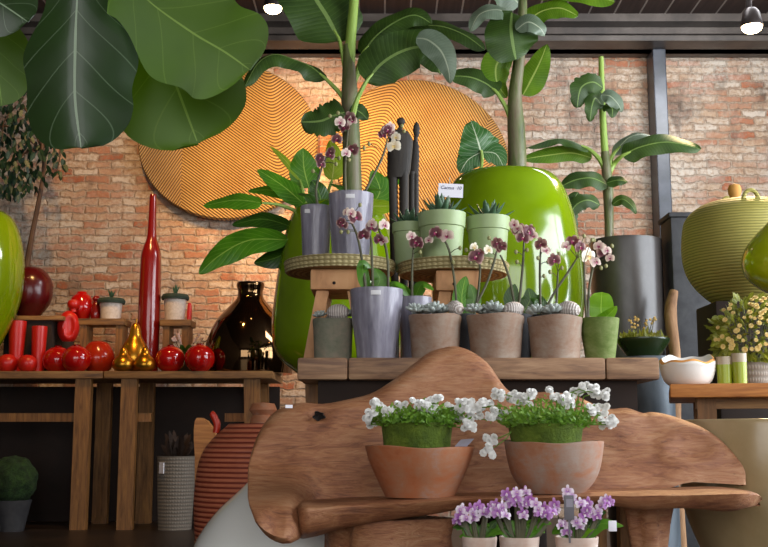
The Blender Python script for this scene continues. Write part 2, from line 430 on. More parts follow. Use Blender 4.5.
def W(kind, s):
    if kind == 'banana': return min(1, (max(s, 0) / .16) ** .6) * min(1, (max(1 - s, 0) / .3) ** .55)
    if kind == 'ovate': return (math.sin(pi * s ** .72)) ** .8 if 0 < s < 1 else 0
    if kind == 'lance': return math.sin(pi * min(max(s, 0), 1) ** .85)
    if kind == 'round': return math.sqrt(max(0, 1 - (2 * s - 1) ** 2)) ** .9
    if kind == 'spike': return (1 - s) ** .75 * (1 if s > .15 else .8 + s)
    if kind == 'heart': return max(0, (1 - s) ** .62) * (1 if s > .25 else .72 + 1.1 * s)
    if kind == 'fiddle':
        return (.62 + .38 * math.sin(min(max((s - .2) / .6, 0), 1) * pi / 2 * 1.4) + .08 * math.sin(s * 17)) * math.sqrt(max(0, 1 - max(0, (s - .62) / .38) ** 2.4)) * min(1, (s / .06) ** .5)
    return 1
def leaf(mb, path, hw, n=(0, -1, .3), kind='ovate', fold=.15, wave=.06, rag=0, nv=20, nu=10, seed=0, mi=0, cup=0, asym=1):
    pts, _ = spline([Vector(p) for p in path], None, max(2, nv // max(1, len(path) - 1)))
    rr = random.Random(seed); ph = rr.random() * 9
    n = Vector(n); rows = []; uvs = []; m = len(pts) - 1
    tear = [rr.random() for _ in range(m + 1)]
    for i, p in enumerate(pts):
        s = i / m
        t = (pts[min(i + 1, m)] - pts[max(i - 1, 0)]).normalized()
        la = t.cross(n)
        if la.length < 1e-4: la = Vector((1, 0, 0))
        la.normalize(); nn = la.cross(t).normalized()
        w = hw * W(kind, s)
        rw = []; ur = []
        for j in range(nu + 1):
            c = 2 * j / nu - 1
            a = 1 if c < 0 else asym
            ww = w
            if rag and abs(c) > .55: ww = w * (1 - rag * tear[i] * (abs(c) - .55) / .45)
            off = -fold * abs(c) ** 1.3 * w + wave * hw * math.sin(s * 15 + ph + (3 if c > 0 else 0)) * c * c - cup * w * c * c
            rw.append(p + la * c * ww * a + nn * off)
            ur.append((c * .5 + .5, s))
        rows.append(rw); uvs.append(ur)
    mb.closed_fix = False
    mb.grid(rows, False, mi, uvs); return mb

def px(pts, D=None):
    return [P(q[0], q[1], q[2] if len(q) > 2 else D) for q in pts]
def prof_px(cx, D, rows, zbase=None):
    """rows of (image row, radius in pixels) from top to bottom -> base centre, [(r, z)] bottom-up in metres"""
    out = [(S(D, y) * r, P(cx, y, D).z) for y, r in rows][::-1]
    zb = out[0][1] if zbase is None else zbase
    c = P(cx, rows[-1][0], D); c = Vector((P(cx, sum(y for y, _ in rows) / len(rows), D).x, D, zb))
    pr = [(r, z - zb) for r, z in out]; pr[0] = (pr[0][0], 0)
    return c, pr
def pot_profile(pr, th, depth=.85):
    """close an outer profile into a vessel with wall thickness"""
    h = pr[-1][1]; inner = []
    for r, z in pr[::-1]:
        if z < h * (1 - depth): break
        inner.append((max(r - th, .002), z if z < h else h))
    zl = inner[-1][1]
    return [(.0005, 0)] + pr + inner + [(.0005, zl)]
def smoothp(pr, sub=4):
    q, _ = spline([Vector((r, z, 0)) for r, z in pr], None, sub)
    return [(max(a.x, .0005), a.y) for a in q]

def kids(o): return [c for c in o.children]
def copy_tree(o, parent=None):
    c = o.copy(); COL.objects.link(c)
    if parent: c.parent = parent
    for ch in kids(o): copy_tree(ch, c)
    return c

# ------------------------------------------------------------------ camera
cam = bpy.data.cameras.new('camera'); co = bpy.data.objects.new('camera', cam); COL.objects.link(co)
cam.sensor_width = 36; cam.lens = 36 * F / 768; cam.clip_start = .05
co.location = (0, 0, E); co.rotation_euler = (pi / 2 + PIT, 0, 0)
bpy.context.scene.camera = co

# ------------------------------------------------------------------ setting
def struct(name, mb, m, smooth=False):
    o = mb.build(name, m, None, (0, 0, 0), smooth); o['kind'] = 'structure'; return o
WY = 8.0; XL, XR = -3.7, 3.7; YF = -2.6
ZC = P(600, 13, 7.62).z
struct('floor', MB().box((0, (WY + YF) / 2, -.05), (XR - XL, WY - YF, .1)), 'floor')
struct('ceiling', MB().box((0, (WY + YF) / 2, ZC + .05), (XR - XL, WY - YF, .1)), 'planks')
struct('wall_back', MB().box((0, WY + .1, ZC / 2), (XR - XL, .2, ZC)), 'brick')
struct('wall_left', MB().box((XL - .1, (WY + YF) / 2, ZC / 2), (.2, WY - YF, ZC)), 'plaster')
rw = MB()
for y0, y1, z0, z1 in ((YF, 1.2, 0, ZC), (5.2, WY, 0, ZC), (1.2, 5.2, 0, .6), (1.2, 5.2, ZC - .4, ZC)):
    rw.box((XR + .1, (y0 + y1) / 2, (z0 + z1) / 2), (.2, y1 - y0, z1 - z0))
struct('wall_right', rw, 'plaster')
wf = MB()
for k in range(5): wf.box((XR + .1, 1.23 + 3.94 * k / 4, (.6 + ZC - .4) / 2), (.08, .06, ZC - 1.0))
for z in (.63, 2.2, ZC - .43): wf.box((XR + .1, 3.2, z), (.07, 4.0, .06))
struct('window_3', wf, 'steel')
fw = MB()
for x0, x1, z0, z1 in ((XL, XL + .4, 0, ZC), (-.25, .25, 0, ZC), (XR - .4, XR, 0, ZC), (XL, XR, ZC - .5, ZC), (XL, XR, 0, .35)):
    fw.box(((x0 + x1) / 2, YF, (z0 + z1) / 2), (x1 - x0, .2, z1 - z0))
struct('wall_front', fw, 'plaster')
for i, (x0, x1) in enumerate(((XL + .4, -.25), (.25, XR - .4))):
    wf = MB()
    for k in range(4):
        x = x0 + .03 + (x1 - x0 - .06) * k / 3; wf.box((x, YF, (.35 + ZC - .5) / 2), (.06, .08, ZC - .85))
    for z in (.38, 2.1, ZC - .53): wf.box(((x0 + x1) / 2, YF, z), (x1 - x0, .07, .06))
    struct('window_%d' % (i + 1), wf, 'steel')
# steel beam under the ceiling along the back wall, with the upright post
z0 = P(600, 44, 7.7).z
b = MB()
b.box((0, 7.81, z0 + .02), (XR - XL, .36, .04)); b.box((0, 7.81, ZC - .03), (XR - XL, .36, .06)); b.box((0, 7.86, (z0 + ZC) / 2), (XR - XL, .1, ZC - z0))
b.box((0, 7.78, (z0 + ZC) / 2 + .02), (XR - XL, .06, .05))
struct('trim_1', b, 'steel')
xa, xb = P(651, 60, 7.85).x, P(664, 60, 7.85).x
b = MB(); b.box(((xa + xb) / 2, 7.89, z0 / 2), (xb - xa, .2, z0 - .002), 0, .008)
struct('trim_2', b, 'steelblue')

# ------------------------------------------------------------------ wall reliefs
for cx, cy, nm in ((228, 141, 'large golden ribbed disc on the brick wall beside the fig leaf, left one'), (421, 159, 'large golden ribbed disc on the brick wall behind the dark wooden figures')):
    D = 7.9; c = P(cx, cy, D); rx, rz = 92 * S(D), 82 * S(D)
    rows = []
    for dy, k in ((.09, .93), (.03, 1.0), (-.005, 1.0), (-.02, .985), (-.03, .6), (-.032, .02)):
        rows.append([Vector((c.x + rx * k * math.cos(2 * pi * j / 96), D + dy, c.z + rz * k * math.sin(2 * pi * j / 96))) for j in range(96)])
    o = MB().grid(rows, True, 0, None, True).build('wall_relief', 'carved', None, c)
    if cx > 400: o.rotation_euler = (0, math.radians(205), 0)
    tag(o, nm, 'wall decoration', 'carved discs on the brick wall')

# ------------------------------------------------------------------ spot lamps
def spot(x, y, D, label):
    c = P(x, y, D); t = empty('spotlight', c, label, 'lamp', 'ceiling spotlights')
    MB().tube([c + Vector((0, .03, .06)), (c.x, c.y + .03, ZC)], .018, 10, 0, 1).build('stem', 'lampblack', t)
    MB().lathe(c, [(.03, .11), (.045, .09), (.062, .012), (.06, .006), (.052, .012), (.04, .08), (.001, .085)], 24).build('housing', 'lampblack', t)
    MB().ball(c + Vector((0, 0, .004)), .055, 16, 0, (1, 1, .6)).build('bulb', 'bulb', t)
    return c
L1 = spot(273, 9, 6.3, 'lit ceiling spotlight above the golden discs near top left')
L2 = spot(752, 28, 5.6, 'lit spotlight hanging on a stem in the top right corner')

# ------------------------------------------------------------------ left trestle tables
TD = 6.9; TZ = P(100, 371, TD).z
def trestle(x0, x1, label, legs, back):
    X0, X1 = P(x0, 374, TD).x, P(x1, 374, TD).x
    t = empty('trestle_table', ((X0 + X1) / 2, TD + .3, 0), label, 'table', 'trestle tables along the brick wall')
    MB().box(((X0 + X1) / 2, TD + .33, TZ - .024), (X1 - X0 - .004, .66, .048), 0, .006).build('tabletop', 'oldwood', t)
    for xt, xo in legs:
        for D in (TD + .06, TD + .58):
            a = P(xt, 378, TD); g = P(xo, 527, TD)
            MB().beam((a.x, D, TZ - .048), (g.x, D, 0), .1, .06).build('leg', 'oldwoodz', t)
    zs = P(0, 417, TD).z
    for xs in back:
        A, B = P(xs[0], 417, TD).x, P(xs[1], 417, TD).x
        MB().box(((A + B) / 2, TD + .14, zs), (B - A, .04, .055)).build('stretcher', 'oldwoodz', t)
    MB().box(((X0 + X1) / 2, TD + .63, TZ / 2 - .03), (X1 - X0 - .03, .025, TZ - .08)).build('shade_panel', 'darkwood', t)  # dark sheet added to stand for the shade under the tabletop
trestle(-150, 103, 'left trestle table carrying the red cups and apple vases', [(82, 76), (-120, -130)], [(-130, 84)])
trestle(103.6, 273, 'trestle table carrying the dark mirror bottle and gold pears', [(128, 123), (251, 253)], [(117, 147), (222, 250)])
def on(x, D): return Vector((P(x, 371, D).x, D, TZ))
zT = TZ

def vessel(name, cx, D, rows, m, label, cat, group=None, zb=None, th=.008, seg=40, depth=.85, sm=4, fn=None):
    c, pr = prof_px(cx, D, rows, zb); pr = smoothp(pr, sm) if sm else pr
    o = MB().lathe(c, pot_profile(pr, th, depth), seg, 0, fn).build(name, m, None, c)
    return tag(o, label, cat, group)

# tall red bottle and its neighbours
vessel('bottle_vase', 151, 7.35, [(195, 2.6), (197, 3.4), (222, 4), (238, 5), (247, 8), (256, 10), (275, 10.6), (325, 11.2), (369, 10.6)], 'reddark', 'very tall slim red glazed bottle vase in front of the brick wall', 'vase', None, zT, .006)
vessel('bottle_vase', 250, 7.22, [(283, 13.5), (286, 14), (292, 12.5), (299, 14), (309, 23), (322, 34), (340, 42), (356, 45), (370, 43)], 'bronze', 'large dark mirror-finish bottle vase with a short neck on the trestle table', 'vase', None, zT, .01)
# risers
def riser(x0, x1, y, D, label, m='oldwood'):
    A, B = P(x0, y, D).x, P(x1, y, D).x; z = P(x0, y, D).z
    t = empty('riser_shelf', ((A + B) / 2, D, zT), label, 'riser', 'little wooden risers on the trestle tables')
    MB().box(((A + B) / 2, D + .06, z - .022), (B - A, .2, .044), 0, .006).build('shelf_board', m, t)
    for xx in (A + .04, B - .04):
        MB().box((xx, D + .06, (z - .044 + zT) / 2), (.045, .16, z - .044 - zT)).build('leg', 'oldwoodz', t)
    return z
zr1 = riser(79, 126, 319, 7.3, 'small wooden riser under the round red jar and the left speckled pot')
zr2 = riser(161, 192, 320, 7.3, 'small wooden riser under the right speckled pot, beside the tall red bottle')
def crate(x0, x1, y, D, label):
    A, B = P(x0, y, D).x, P(x1, y, D).x; z = P(x0, y, D).z
    t = empty('crate', ((A + B) / 2, D + .15, zT), label, 'crate')
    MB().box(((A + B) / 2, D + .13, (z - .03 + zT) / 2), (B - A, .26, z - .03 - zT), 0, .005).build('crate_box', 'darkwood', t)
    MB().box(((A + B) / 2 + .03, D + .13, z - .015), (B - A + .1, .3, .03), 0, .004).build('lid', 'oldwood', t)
    return z
zcr = crate(5, 52, 316, 7.18, 'dark crate with a pale board top under the burgundy pot')

# weeping fig in the burgundy pot
D = 7.33
c, pr = prof_px(30, D, [(268, 9), (271, 14), (280, 20.5), (292, 22), (303, 20), (312, 14), (317, 9)], zcr)
t = empty('potted_weeping_fig', c, 'weeping fig with small dark leaves growing from a round burgundy pot', 'potted plant')
MB().lathe(c, pot_profile(smoothp(pr), .012), 40).build('pot', 'burgundy', t)
MB().lathe(c, [(.001, .24), (.1, .245), (.001, .25)], 20).build('soil', 'soil', t)
MB().tube(px([(26, 270), (32, 235), (40, 195), (44, 165), (40, 135), (30, 110)], D), [.022, .018, .016, .014, .012, .008], 8).build('trunk', 'trunk', t)
br = MB()
for x, y in ((5, 120), (60, 150), (15, 165), (45, 120), (-30, 140)):
    br.tube(px([(42, 150), ((42 + x) / 2, y - 14), (x, y), (x - 3, y + 22)], D + R.uniform(-.15, .15)), [.01, .008, .005, .003], 6)
br.build('branch', 'trunk', t)
fo = MB()
for k in range(1150):
    a = R.random()
    x = -60 + 125 * R.random() ** .8; lim = 195 - max(0, x - 22) * .55
    y = 60 + (lim - 60) * R.random() ** .75
    if x > 34 and R.random() < .55: continue
    d = D + R.uniform(-.3, .25); q = P(x, y, d)
    dr = Vector((R.uniform(-.7, .7), R.uniform(-.5, .2), -1)).normalized(); ln = R.uniform(.04, .07)
    leaf(fo, [q, q + dr * ln * .5, q + dr * ln + Vector((0, 0, -.005))], ln * .24, (R.uniform(-.7, .7), -1, R.uniform(-.2, .9)), 'lance', .1, 0, 0, 4, 2, k)
o = fo.build('foliage', 'ficus', t); o['kind'] = 'stuff'

# green vase at the left edge
vessel('egg_vase', -24, 6.98, [(212, 24), (220, 33), (240, 41), (266, 45), (295, 44), (320, 37), (345, 26), (360, 17), (370, 15)], 'lime', 'big glossy green egg-shaped vase cut by the left edge of the photo', 'vase', None, zT)

# red things
def apple(cx, D, r, m, label, cat='vase', nub=True, h=.92):
    c = on(cx, D); rr = r * S(D); t = empty('apple_vase', c, label, cat, 'round red vases on the trestle tables')
    pr = smoothp([(rr * .5, 0), (rr * .86, rr * .35), (rr, rr * .85), (rr * .9, rr * 1.3), (rr * .6, rr * 1.62 * h / .92), (rr * .28, rr * 1.76 * h / .92)])
    MB().lathe(c, [(.0005, 0)] + pr + [(rr * .14, pr[-1][1] - .012), (.0005, pr[-1][1] - .02)], 32).build('body', m, t)
    if nub:
        z = pr[-1][1]; mb = MB()
        mb.lathe(c, [(rr * .2, z - .02), (rr * .2, z + .004), (rr * .3, z + rr * .08), (rr * .24, z + rr * .07), (rr * .1, z - .008)], 20, 0, lambda a, zz, an: (a, zz + (.006 * math.sin(5 * an) if zz > z + .01 else 0)))
        mb.build('crown', m, t)
apple(57, 7.1, 14.5, 'red', 'glossy red pomegranate vase just right of the small red cup, left of a pair')
apple(76, 6.965, 14.5, 'red', 'glossy red pomegranate vase in front of the red flask')
apple(97.5, 7.12, 16.5, 'brickred', 'rust-red round vase left of the gold pears', nub=False, h=1.0)
apple(170, 7.0, 14.5, 'red', 'glossy red pomegranate vase right next to the gold pears')
apple(199.5, 6.95, 15, 'red', 'glossy red pomegranate vase in front of the dark mirror bottle')
apple(27, 6.99, 9.5, 'redmatt', 'small dull red apple vase in front of the red cups', nub=False)
apple(7, 7.02, 10, 'redmatt', 'small dull red apple vase under the green egg vase at the left edge', nub=False)
vessel('red_cup', 39, 7.1, [(327, 7), (328, 7.6), (345, 7), (371, 6)], 'redmatt', 'upright red cup beside the red flask', 'cup', 'red cups', zT, .006, 28)
vessel('red_cup', 17, 7.1, [(322, 8), (323, 8.6), (345, 7.5), (371, 6)], 'redmatt', 'upright red cup beside the green egg vase', 'cup', 'red cups', zT, .006, 28)
# flask with an oval dimple
c = on(66.5, 7.27); s = S(7.27)
t = empty('red_flask', c, 'flat red flask with a ball stopper and an oval dimple on its side', 'flask')
ex = MB(); k0 = P(67, 342, 7.27).z - zT
ex.lathe(c, [(.06, 0), (.05, .05), (.042, k0)], 24)
ex.build('foot', 'darkwood', t)
bz = P(67, 327, 7.27).z
mb = MB(); rows = []
for i in range(25):
    th = pi * i / 24; rw = []
    for j in range(36):
        a = 2 * pi * j / 36
        q = Vector((math.sin(th) * math.cos(a) * 11 * s, math.sin(th) * math.sin(a) * .055, math.cos(th) * 16.5 * s))
        if q.y < 0:
            dd = ((q.x - .018) / (.028)) ** 2 + (q.z / .06) ** 2
            q.y += .016 * math.exp(-dd * dd * .8) - .007 * math.exp(-(math.sqrt(dd) - 1.35) ** 2 * 7)
        rw.append(q + Vector((c.x, c.y, bz)))
    rows.append(rw)
mb.grid(rows, True).build('body', 'redmatt', t)
MB().lathe((c.x + .028, c.y, bz + 15 * s), [(.022, 0), (.02, .02), (.036, .035), (.042, .055), (.036, .075), (.015, .086), (.001, .088)], 20).build('stopper', 'redmatt', t)
c, pr = prof_px(81.5, 7.41, [(292, 4.5), (294, 6), (298, 10), (306, 12.5), (313, 11.5), (319, 7)], zr1)
tag(MB().lathe(c, pot_profile(smoothp(pr), .008), 32).build('round_jar', 'red', None, c), 'round glossy red jar standing on the left riser', 'jar')
c, pr = prof_px(96, 7.38, [(296, 2.4), (299, 4), (302, 2.6), (306, 4), (314, 5.2), (319, 4.2)], zr1)
tag(MB().lathe(c, pot_profile(smoothp(pr), .005), 24).build('small_bottle', 'reddark', None, c), 'little red bottle between the round red jar and the speckled pot', 'bottle')
# speckled pots
def speckled(cx, D, zb, ytop, label):
    c = Vector((P(cx, 310, D).x, D, zb)); s = S(D); h = P(cx, ytop, D).z - zb
    t = empty('potted_succulent', c, label, 'potted plant', 'speckled white pots on the risers')
    MB().lathe(c, [(.0005, 0), (9.6 * s, 0), (11.2 * s, h), (10 * s, h), (.0005, h - .01)], 32).build('pot', 'dotpot', t)
    MB().lathe(c, [(.0005, h), (13.5 * s, h - .006), (14 * s, h + .012), (12.5 * s, h + .03), (.0005, h + .032)], 32).build('collar', 'blackgreen', t)
    mb = MB()
    for k in range(11):
        a = k * 2.4; q = c + Vector((0, 0, h + .03)); e = Vector((math.cos(a) * .5, math.sin(a) * .5, 1)).normalized() * R.uniform(.045, .08)
        leaf(mb, [q, q + e * .5, q + e], .012, (-e.x, -e.y, .8), 'spike', .2, 0, 0, 6, 4, k)
    mb.build('rosette', 'aloe', t)
speckled(111, 7.36, zr1, 303, 'speckled white pot with a green succulent on the riser left of the tall red bottle')
speckled(175, 7.36, zr2, 299, 'speckled white pot with a green succulent on the riser right of the tall red bottle')
# red slip of paper-thin bottle behind it
c, pr = prof_px(189.5, 7.36, [(303, 1.6), (306, 2.2), (312, 2.6), (320, 2.4)], zr2)
tag(MB().lathe(c, pot_profile(pr, .004), 16).build('small_bottle', 'redmatt', None, c), 'tiny red bottle beside the right speckled pot', 'bottle')
# gold pears
def pear(cx, D, r, hh, label):
    c = on(cx, D); s = S(D); r *= s; h = hh * s
    t = empty('gold_pear', c, label, 'ornament', 'gold pear ornaments')
    MB().lathe(c, [(.0005, 0)] + smoothp([(r * .45, 0), (r * .9, h * .14), (r, h * .32), (r * .8, h * .52), (r * .45, h * .7), (r * .34, h * .86), (r * .2, h * .97), (.001, h)]), 28).build('body', 'gold', t)
    MB().tube([c + Vector((0, 0, h * .97)), c + Vector((.006, 0, h * 1.08))], .005, 6, 0, 1).build('stalk', 'gold', t)
pear(134, 7.1, 15.5, 50, 'largest gold pear ornament, standing between the rust-red and red vases')
pear(123, 6.96, 11, 24, 'small gold pear ornament at the left foot of the largest pear')
pear(144.5, 6.96, 11, 24, 'small gold pear ornament at the right foot of the largest pear')
# sprig plant between
c = on(184, 7.19)
t = empty('potted_sprigs', c, 'small dark-leaved plant with pale sprigs behind the pomegranate vases', 'potted plant')
MB().lathe(c, [(.0005, 0), (.045, 0), (.06, .1), (.05, .1), (.0005, .09)], 24).build('pot', 'darkwood', t)
lf = MB(); sg = MB()
for k in range(16):
    a = k * 2.4; e = Vector((math.cos(a) * .9, math.sin(a) * .6, R.uniform(.5, 1.3))).normalized() * R.uniform(.09, .15); q = c + Vector((0, 0, .09))
    leaf(lf, [q, q + e * .6, q + e + Vector((0, 0, -.02))], .022, (0, -1, .6), 'ovate', .1, 0, 0, 8, 4, k)
for k in range(20):
    a = k * 2.1; e = Vector((math.cos(a) * .9, math.sin(a) * .4, R.uniform(.7, 2))).normalized() * R.uniform(.15, .27); q = c + Vector((0, 0, .09))
    sg.tube([q, q + e * .6, q + e], .002, 4, 0, 1)
    for _ in range(3): sg.ball(q + e * R.uniform(.7, 1), .009, 6, 1)
lf.build('foliage', 'philod', t); sg.build('sprigs', ['trunk', 'orchidp'], t)

# under the tables
c, pr = prof_px(176, 7.0, [(456, 19.5), (459, 19), (490, 18.3), (526, 16.5)], 0)
t = empty('woven_basket', c, 'tall grey woven basket with a white tag under the trestle table', 'basket')
MB().lathe(c, pot_profile(pr, .012), 40).build('body', 'basket', t)
q = P(161, 468, 7.0 - .125)
MB().box((q.x, q.y + .02, q.z), (.05, .006, .07), 0, 0, -.8).build('tag', 'paper', t)
mb = MB()
for k in range(70):
    a = R.random() * 6.28; e = Vector((math.cos(a) * R.uniform(.1, .8), math.sin(a) * .4, 1)).normalized() * R.uniform(.1, .3); q = c + Vector((0, 0, .38))
    leaf(mb, [q, q + e * .6, q + e + Vector((0, 0, -.03))], .02, (R.uniform(-1, 1), -1, .3), 'lance', .1, 0, 0, 6, 2, k)
tag(mb.build('dried_bouquet', 'deadleaf', None, c + Vector((0, 0, .38))), 'dark dried foliage standing in the grey woven basket', 'dried plant')
c = Vector((P(12, 500, 6.85).x, 6.85, 0))
t = empty('moss_ball_plant', c, 'round green moss ball on a dark pot under the left table', 'potted plant')
zb = P(12, 500, 6.85).z
MB().lathe(c, [(.0005, 0), (.08, 0), (.12, zb), (.1, zb), (.0005, zb - .01)], 32).build('pot', 'darkplanter', t)
MB().ball((c.x, c.y, zb + .12), .15, 40, 0, (1, 1, 1), None, .12).build('moss_ball', 'mossdark', t)

# ------------------------------------------------------------------ red ribbed jar, wooden paddle, white bottle behind the bench
D = 4.3; c, pr = prof_px(262, D, [(424, 34), (428, 38), (436, 47), (450, 58), (468, 64), (500, 67), (540, 65), (579, 58)], 0)
t = empty('ribbed_jar', c, 'big rust-red jar with close horizontal ribs behind the left end of the bench', 'jar')
MB().lathe(c, [(.0005, 0)] + smoothp(pr, 6) + [(.0005, pr[-1][1] + .004)], 56).build('body', 'ribred', t)
zt = pr[-1][1]
MB().lathe(c, [(.05, zt), (.05, zt + .02), (.04, zt + .035), (.055, zt + .055), (.045, zt + .08), (.001, zt + .086)], 24).build('lid_knob', 'terra', t)
q = P(218, 428, D)
MB().tube(px([(216, 433), (217, 424), (213, 415), (211, 413)], D), [.014, .014, .013, .01], 10).build('handle', 'hose', t)
c = P(204, 440, 4.62); c.z = 0
mb = MB(); rows = []
for (y, x0, x1) in ((560, 196, 212), (455, 196, 216), (440, 195, 218), (430, 195, 215), (421, 196, 208), (418, 198, 203)):
    A, B = P(x0, y, 4.62), P(x1, y, 4.62); A.z = max(A.z, 0); B.z = max(B.z, 0)
    rows.append([A + Vector((0, -.03, 0)), B + Vector((0, -.03, 0)), B + Vector((0, .03, 0)), A + Vector((0, .03, 0))])
tag(mb.grid(rows, True, 0, None, True).build('wood_slab', 'tabwoodr', None, c), 'rounded amber wood slab standing behind the rust-red ribbed jar', 'wood')
D = 3.12
vessel('pear_vase', 280, D, [(446, 15), (455, 18), (470, 25), (482, 33), (492, 43), (510, 62), (530, 77), (545, 85), (565, 90), (590, 89), (615, 80), (635, 62)], 'whitegloss', 'huge glossy white pear-shaped vase on the floor behind the bench end', 'vase', None, 0, .012, 56)

# ------------------------------------------------------------------ bench
BD = 2.62
bench = empty('root_bench', (P(505, 497, 2.78).x, 2.78, 0), 'carved root-wood bench with a wavy slab back and a rounded seat', 'bench')
top = [(249, 480), (250, 462), (254, 444), (262, 427), (276, 411), (299, 403), (323, 404), (346, 400), (370, 394), (386, 385), (400, 375), (416, 362), (430, 352), (445, 347.5), (456, 346.5), (468, 350), (480, 357), (490, 366), (499, 379), (508, 390), (520, 394), (545, 392), (572, 395), (590, 403), (607, 409), (626, 408), (642, 413), (652, 412), (672, 416), (699, 426), (719, 439), (733, 454), (741, 470), (742, 486)]
EAR = [(240, 494), (249, 496), (251, 508), (256, 522), (264, 533), (273, 540), (287, 544.5), (298, 540), (312, 526), (332, 509), (352, 502), (400, 497)]
def back_d(y):
    k = min(max((y - 462) / 66, 0), 1); return 2.93 + (480 - min(y, 496)) * .0013 - .33 * k * k * (3 - 2 * k) * (1 if y > 462 else 0)
pts2, _ = spline([Vector((x, y, 0)) for x, y in top], None, 3)
rowsF = []
nd = 22; cols = []
for q in pts2:
    col = []
    yb = 496
    if q.x < 400:
        for (xa, ya), (xb_, yb_) in zip(EAR, EAR[1:]):
            if xa <= q.x <= xb_: yb = ya + (yb_ - ya) * (q.x - xa) / (xb_ - xa)
    if q.x > 640: yb = 496 - 14.5 * min(1, (q.x - 640) / 45) + 3 * max(0, (q.x - 690) / 52)
    for i in range(nd + 1):
        y = q.y + (yb - q.y) * i / nd
        col.append((q.x, y))
    cols.append(col)
mb = MB(); front = []; backr = []
for ci, colm in enumerate(cols):
    e = min(ci, len(cols) - 1 - ci); fr, bk = [], []
    for i, (x, y) in enumerate(colm):
        wx = min(max((328 - x) / 42, 0), 1); wx = wx * wx * (3 - 2 * wx); pl_ = 2.93 + (480 - min(y, 496)) * .0013
        base = P(x, y, back_d(y) * wx + pl_ * (1 - wx)); nz = noise.noise(Vector((base.x * 3.2, base.z * 5, 1.7))) * .022 + noise.noise(Vector((base.x * 11, base.z * 16, 4.1))) * .007
        r = min(i / 3.0, e / 4.0, (nd - i) / 3.0 if x < 300 else 1.0, 1.0); th = .036 * math.sqrt(max(.02, 1 - (1 - r) ** 2))
        # a smooth dished centre and the knot in the left wing
        kx = math.hypot(x - 319, (y - 417) * 1.1)
        dent = .028 * math.exp(-(kx / 5.5) ** 4)
        ring = .012 * math.exp(-((math.hypot(x - 690, (y - 447) * 1.6) - 26) / 9) ** 2)
        hol = .05 * math.exp(-(((x - 281) / 15) ** 2 + ((y - 521) / 13) ** 2) ** 1.5)
        fr.append(base + Vector((0, -th - nz + dent - ring + hol, 0))); bk.append(base + Vector((0, th, 0)))
    front.append(fr); backr.append(bk)
loop = [f + b_[::-1] for f, b_ in zip(front, backr)]
mb.grid(loop, True, 0, None, True)
ob = mb.build('backrest', 'bench', bench, None, True, 80)
kq = P(319, 416, back_d(416) - .052)
mb = MB(); rows = []
for rr, dy in ((5.6, .012), (5, .0), (4.2, .006), (.2, .012)):
    rows.append([P(319 + rr * 1.05 * math.cos(a * pi / 12) * (1 + .25 * math.sin(a * 1.3)), 416 + rr * .85 * math.sin(a * pi / 12) * (1 + .2 * math.cos(a * .8)), back_d(416) - .046 + dy) for a in range(24)])
mb.grid(rows, True).build('knot_hole', 'hollow', ob)
MB().box(tuple(P(289, 406.5, back_d(406) - .03)), (.02, .004, .009), 0, 0, .2).build('paper_tag', 'paper', ob)
secs = [(297, 505, 541, 2.66), (300, 504.5, 542, 2.61), (306, 504.5, 541, 2.595), (318, 505, 538, 2.60), (345, 503, 531, 2.61), (372, 502, 526, 2.61), (406, 501, 519, 2.60), (440, 499, 515, 2.61), (465, 498, 511, 2.62), (500, 497, 509, 2.62), (540, 496, 508, 2.63), (580, 495, 507, 2.62), (610, 494, 508, 2.61), (635, 494, 512, 2.60), (662, 493, 513, 2.61), (690, 493, 512, 2.62), (715, 492, 512, 2.62), (740, 491, 514, 2.64), (753, 491, 512, 2.68), (760, 494, 509, 2.74), (763, 499, 505, 2.8)]
SX = [Vector((a, b_, c_)) for a, b_, c_, _ in secs]
sx2, dr2 = spline(SX, [q[3] for q in secs], 3)
rows = []
for q, df in zip(sx2, dr2):
    zt = P(q.x, q.y, df).z; zb = P(q.x, q.z, df).z; xx = P(q.x, q.y, df).x
    yb = 2.99 - max(0, (df - 2.63)) * .9; cy = (df + yb) / 2; hw = (yb - df) / 2; cz = (zt + zb) / 2; hz = (zt - zb) / 2
    rw = []
    for j in range(28):
        a = 2 * pi * j / 28; ca, sa = math.cos(a), math.sin(a)
        ex_ = .38
        y = cy - hw * math.copysign(abs(ca) ** ex_, ca); z = cz + hz * math.copysign(abs(sa) ** ex_, sa)
        f = (y - df) / (2 * hw)
        if sa > 0: z -= .004 * 0
        if sa < 0: z += hz * .9 * max(0, f - .35)        # the slab thins towards the back
        v = Vector((xx, y, z)); nzv = noise.noise(Vector((xx * 4, y * 5, z * 9))) * .014 + noise.noise(Vector((xx * 15, y * 15, z * 22))) * .004
        v.y += max(0, .35 - sa) * .055 * (1 if ca > 0 else 0)
        if ca > .5: v.y -= nzv
        if sa < -.3: v.z += nzv
        rw.append(v)
    rows.append(rw)
seat = MB().grid(rows, True, 0, None, True).build('seat', 'bench', bench, None, True, 80)
SEATZ = P(500, 497, 2.62).z
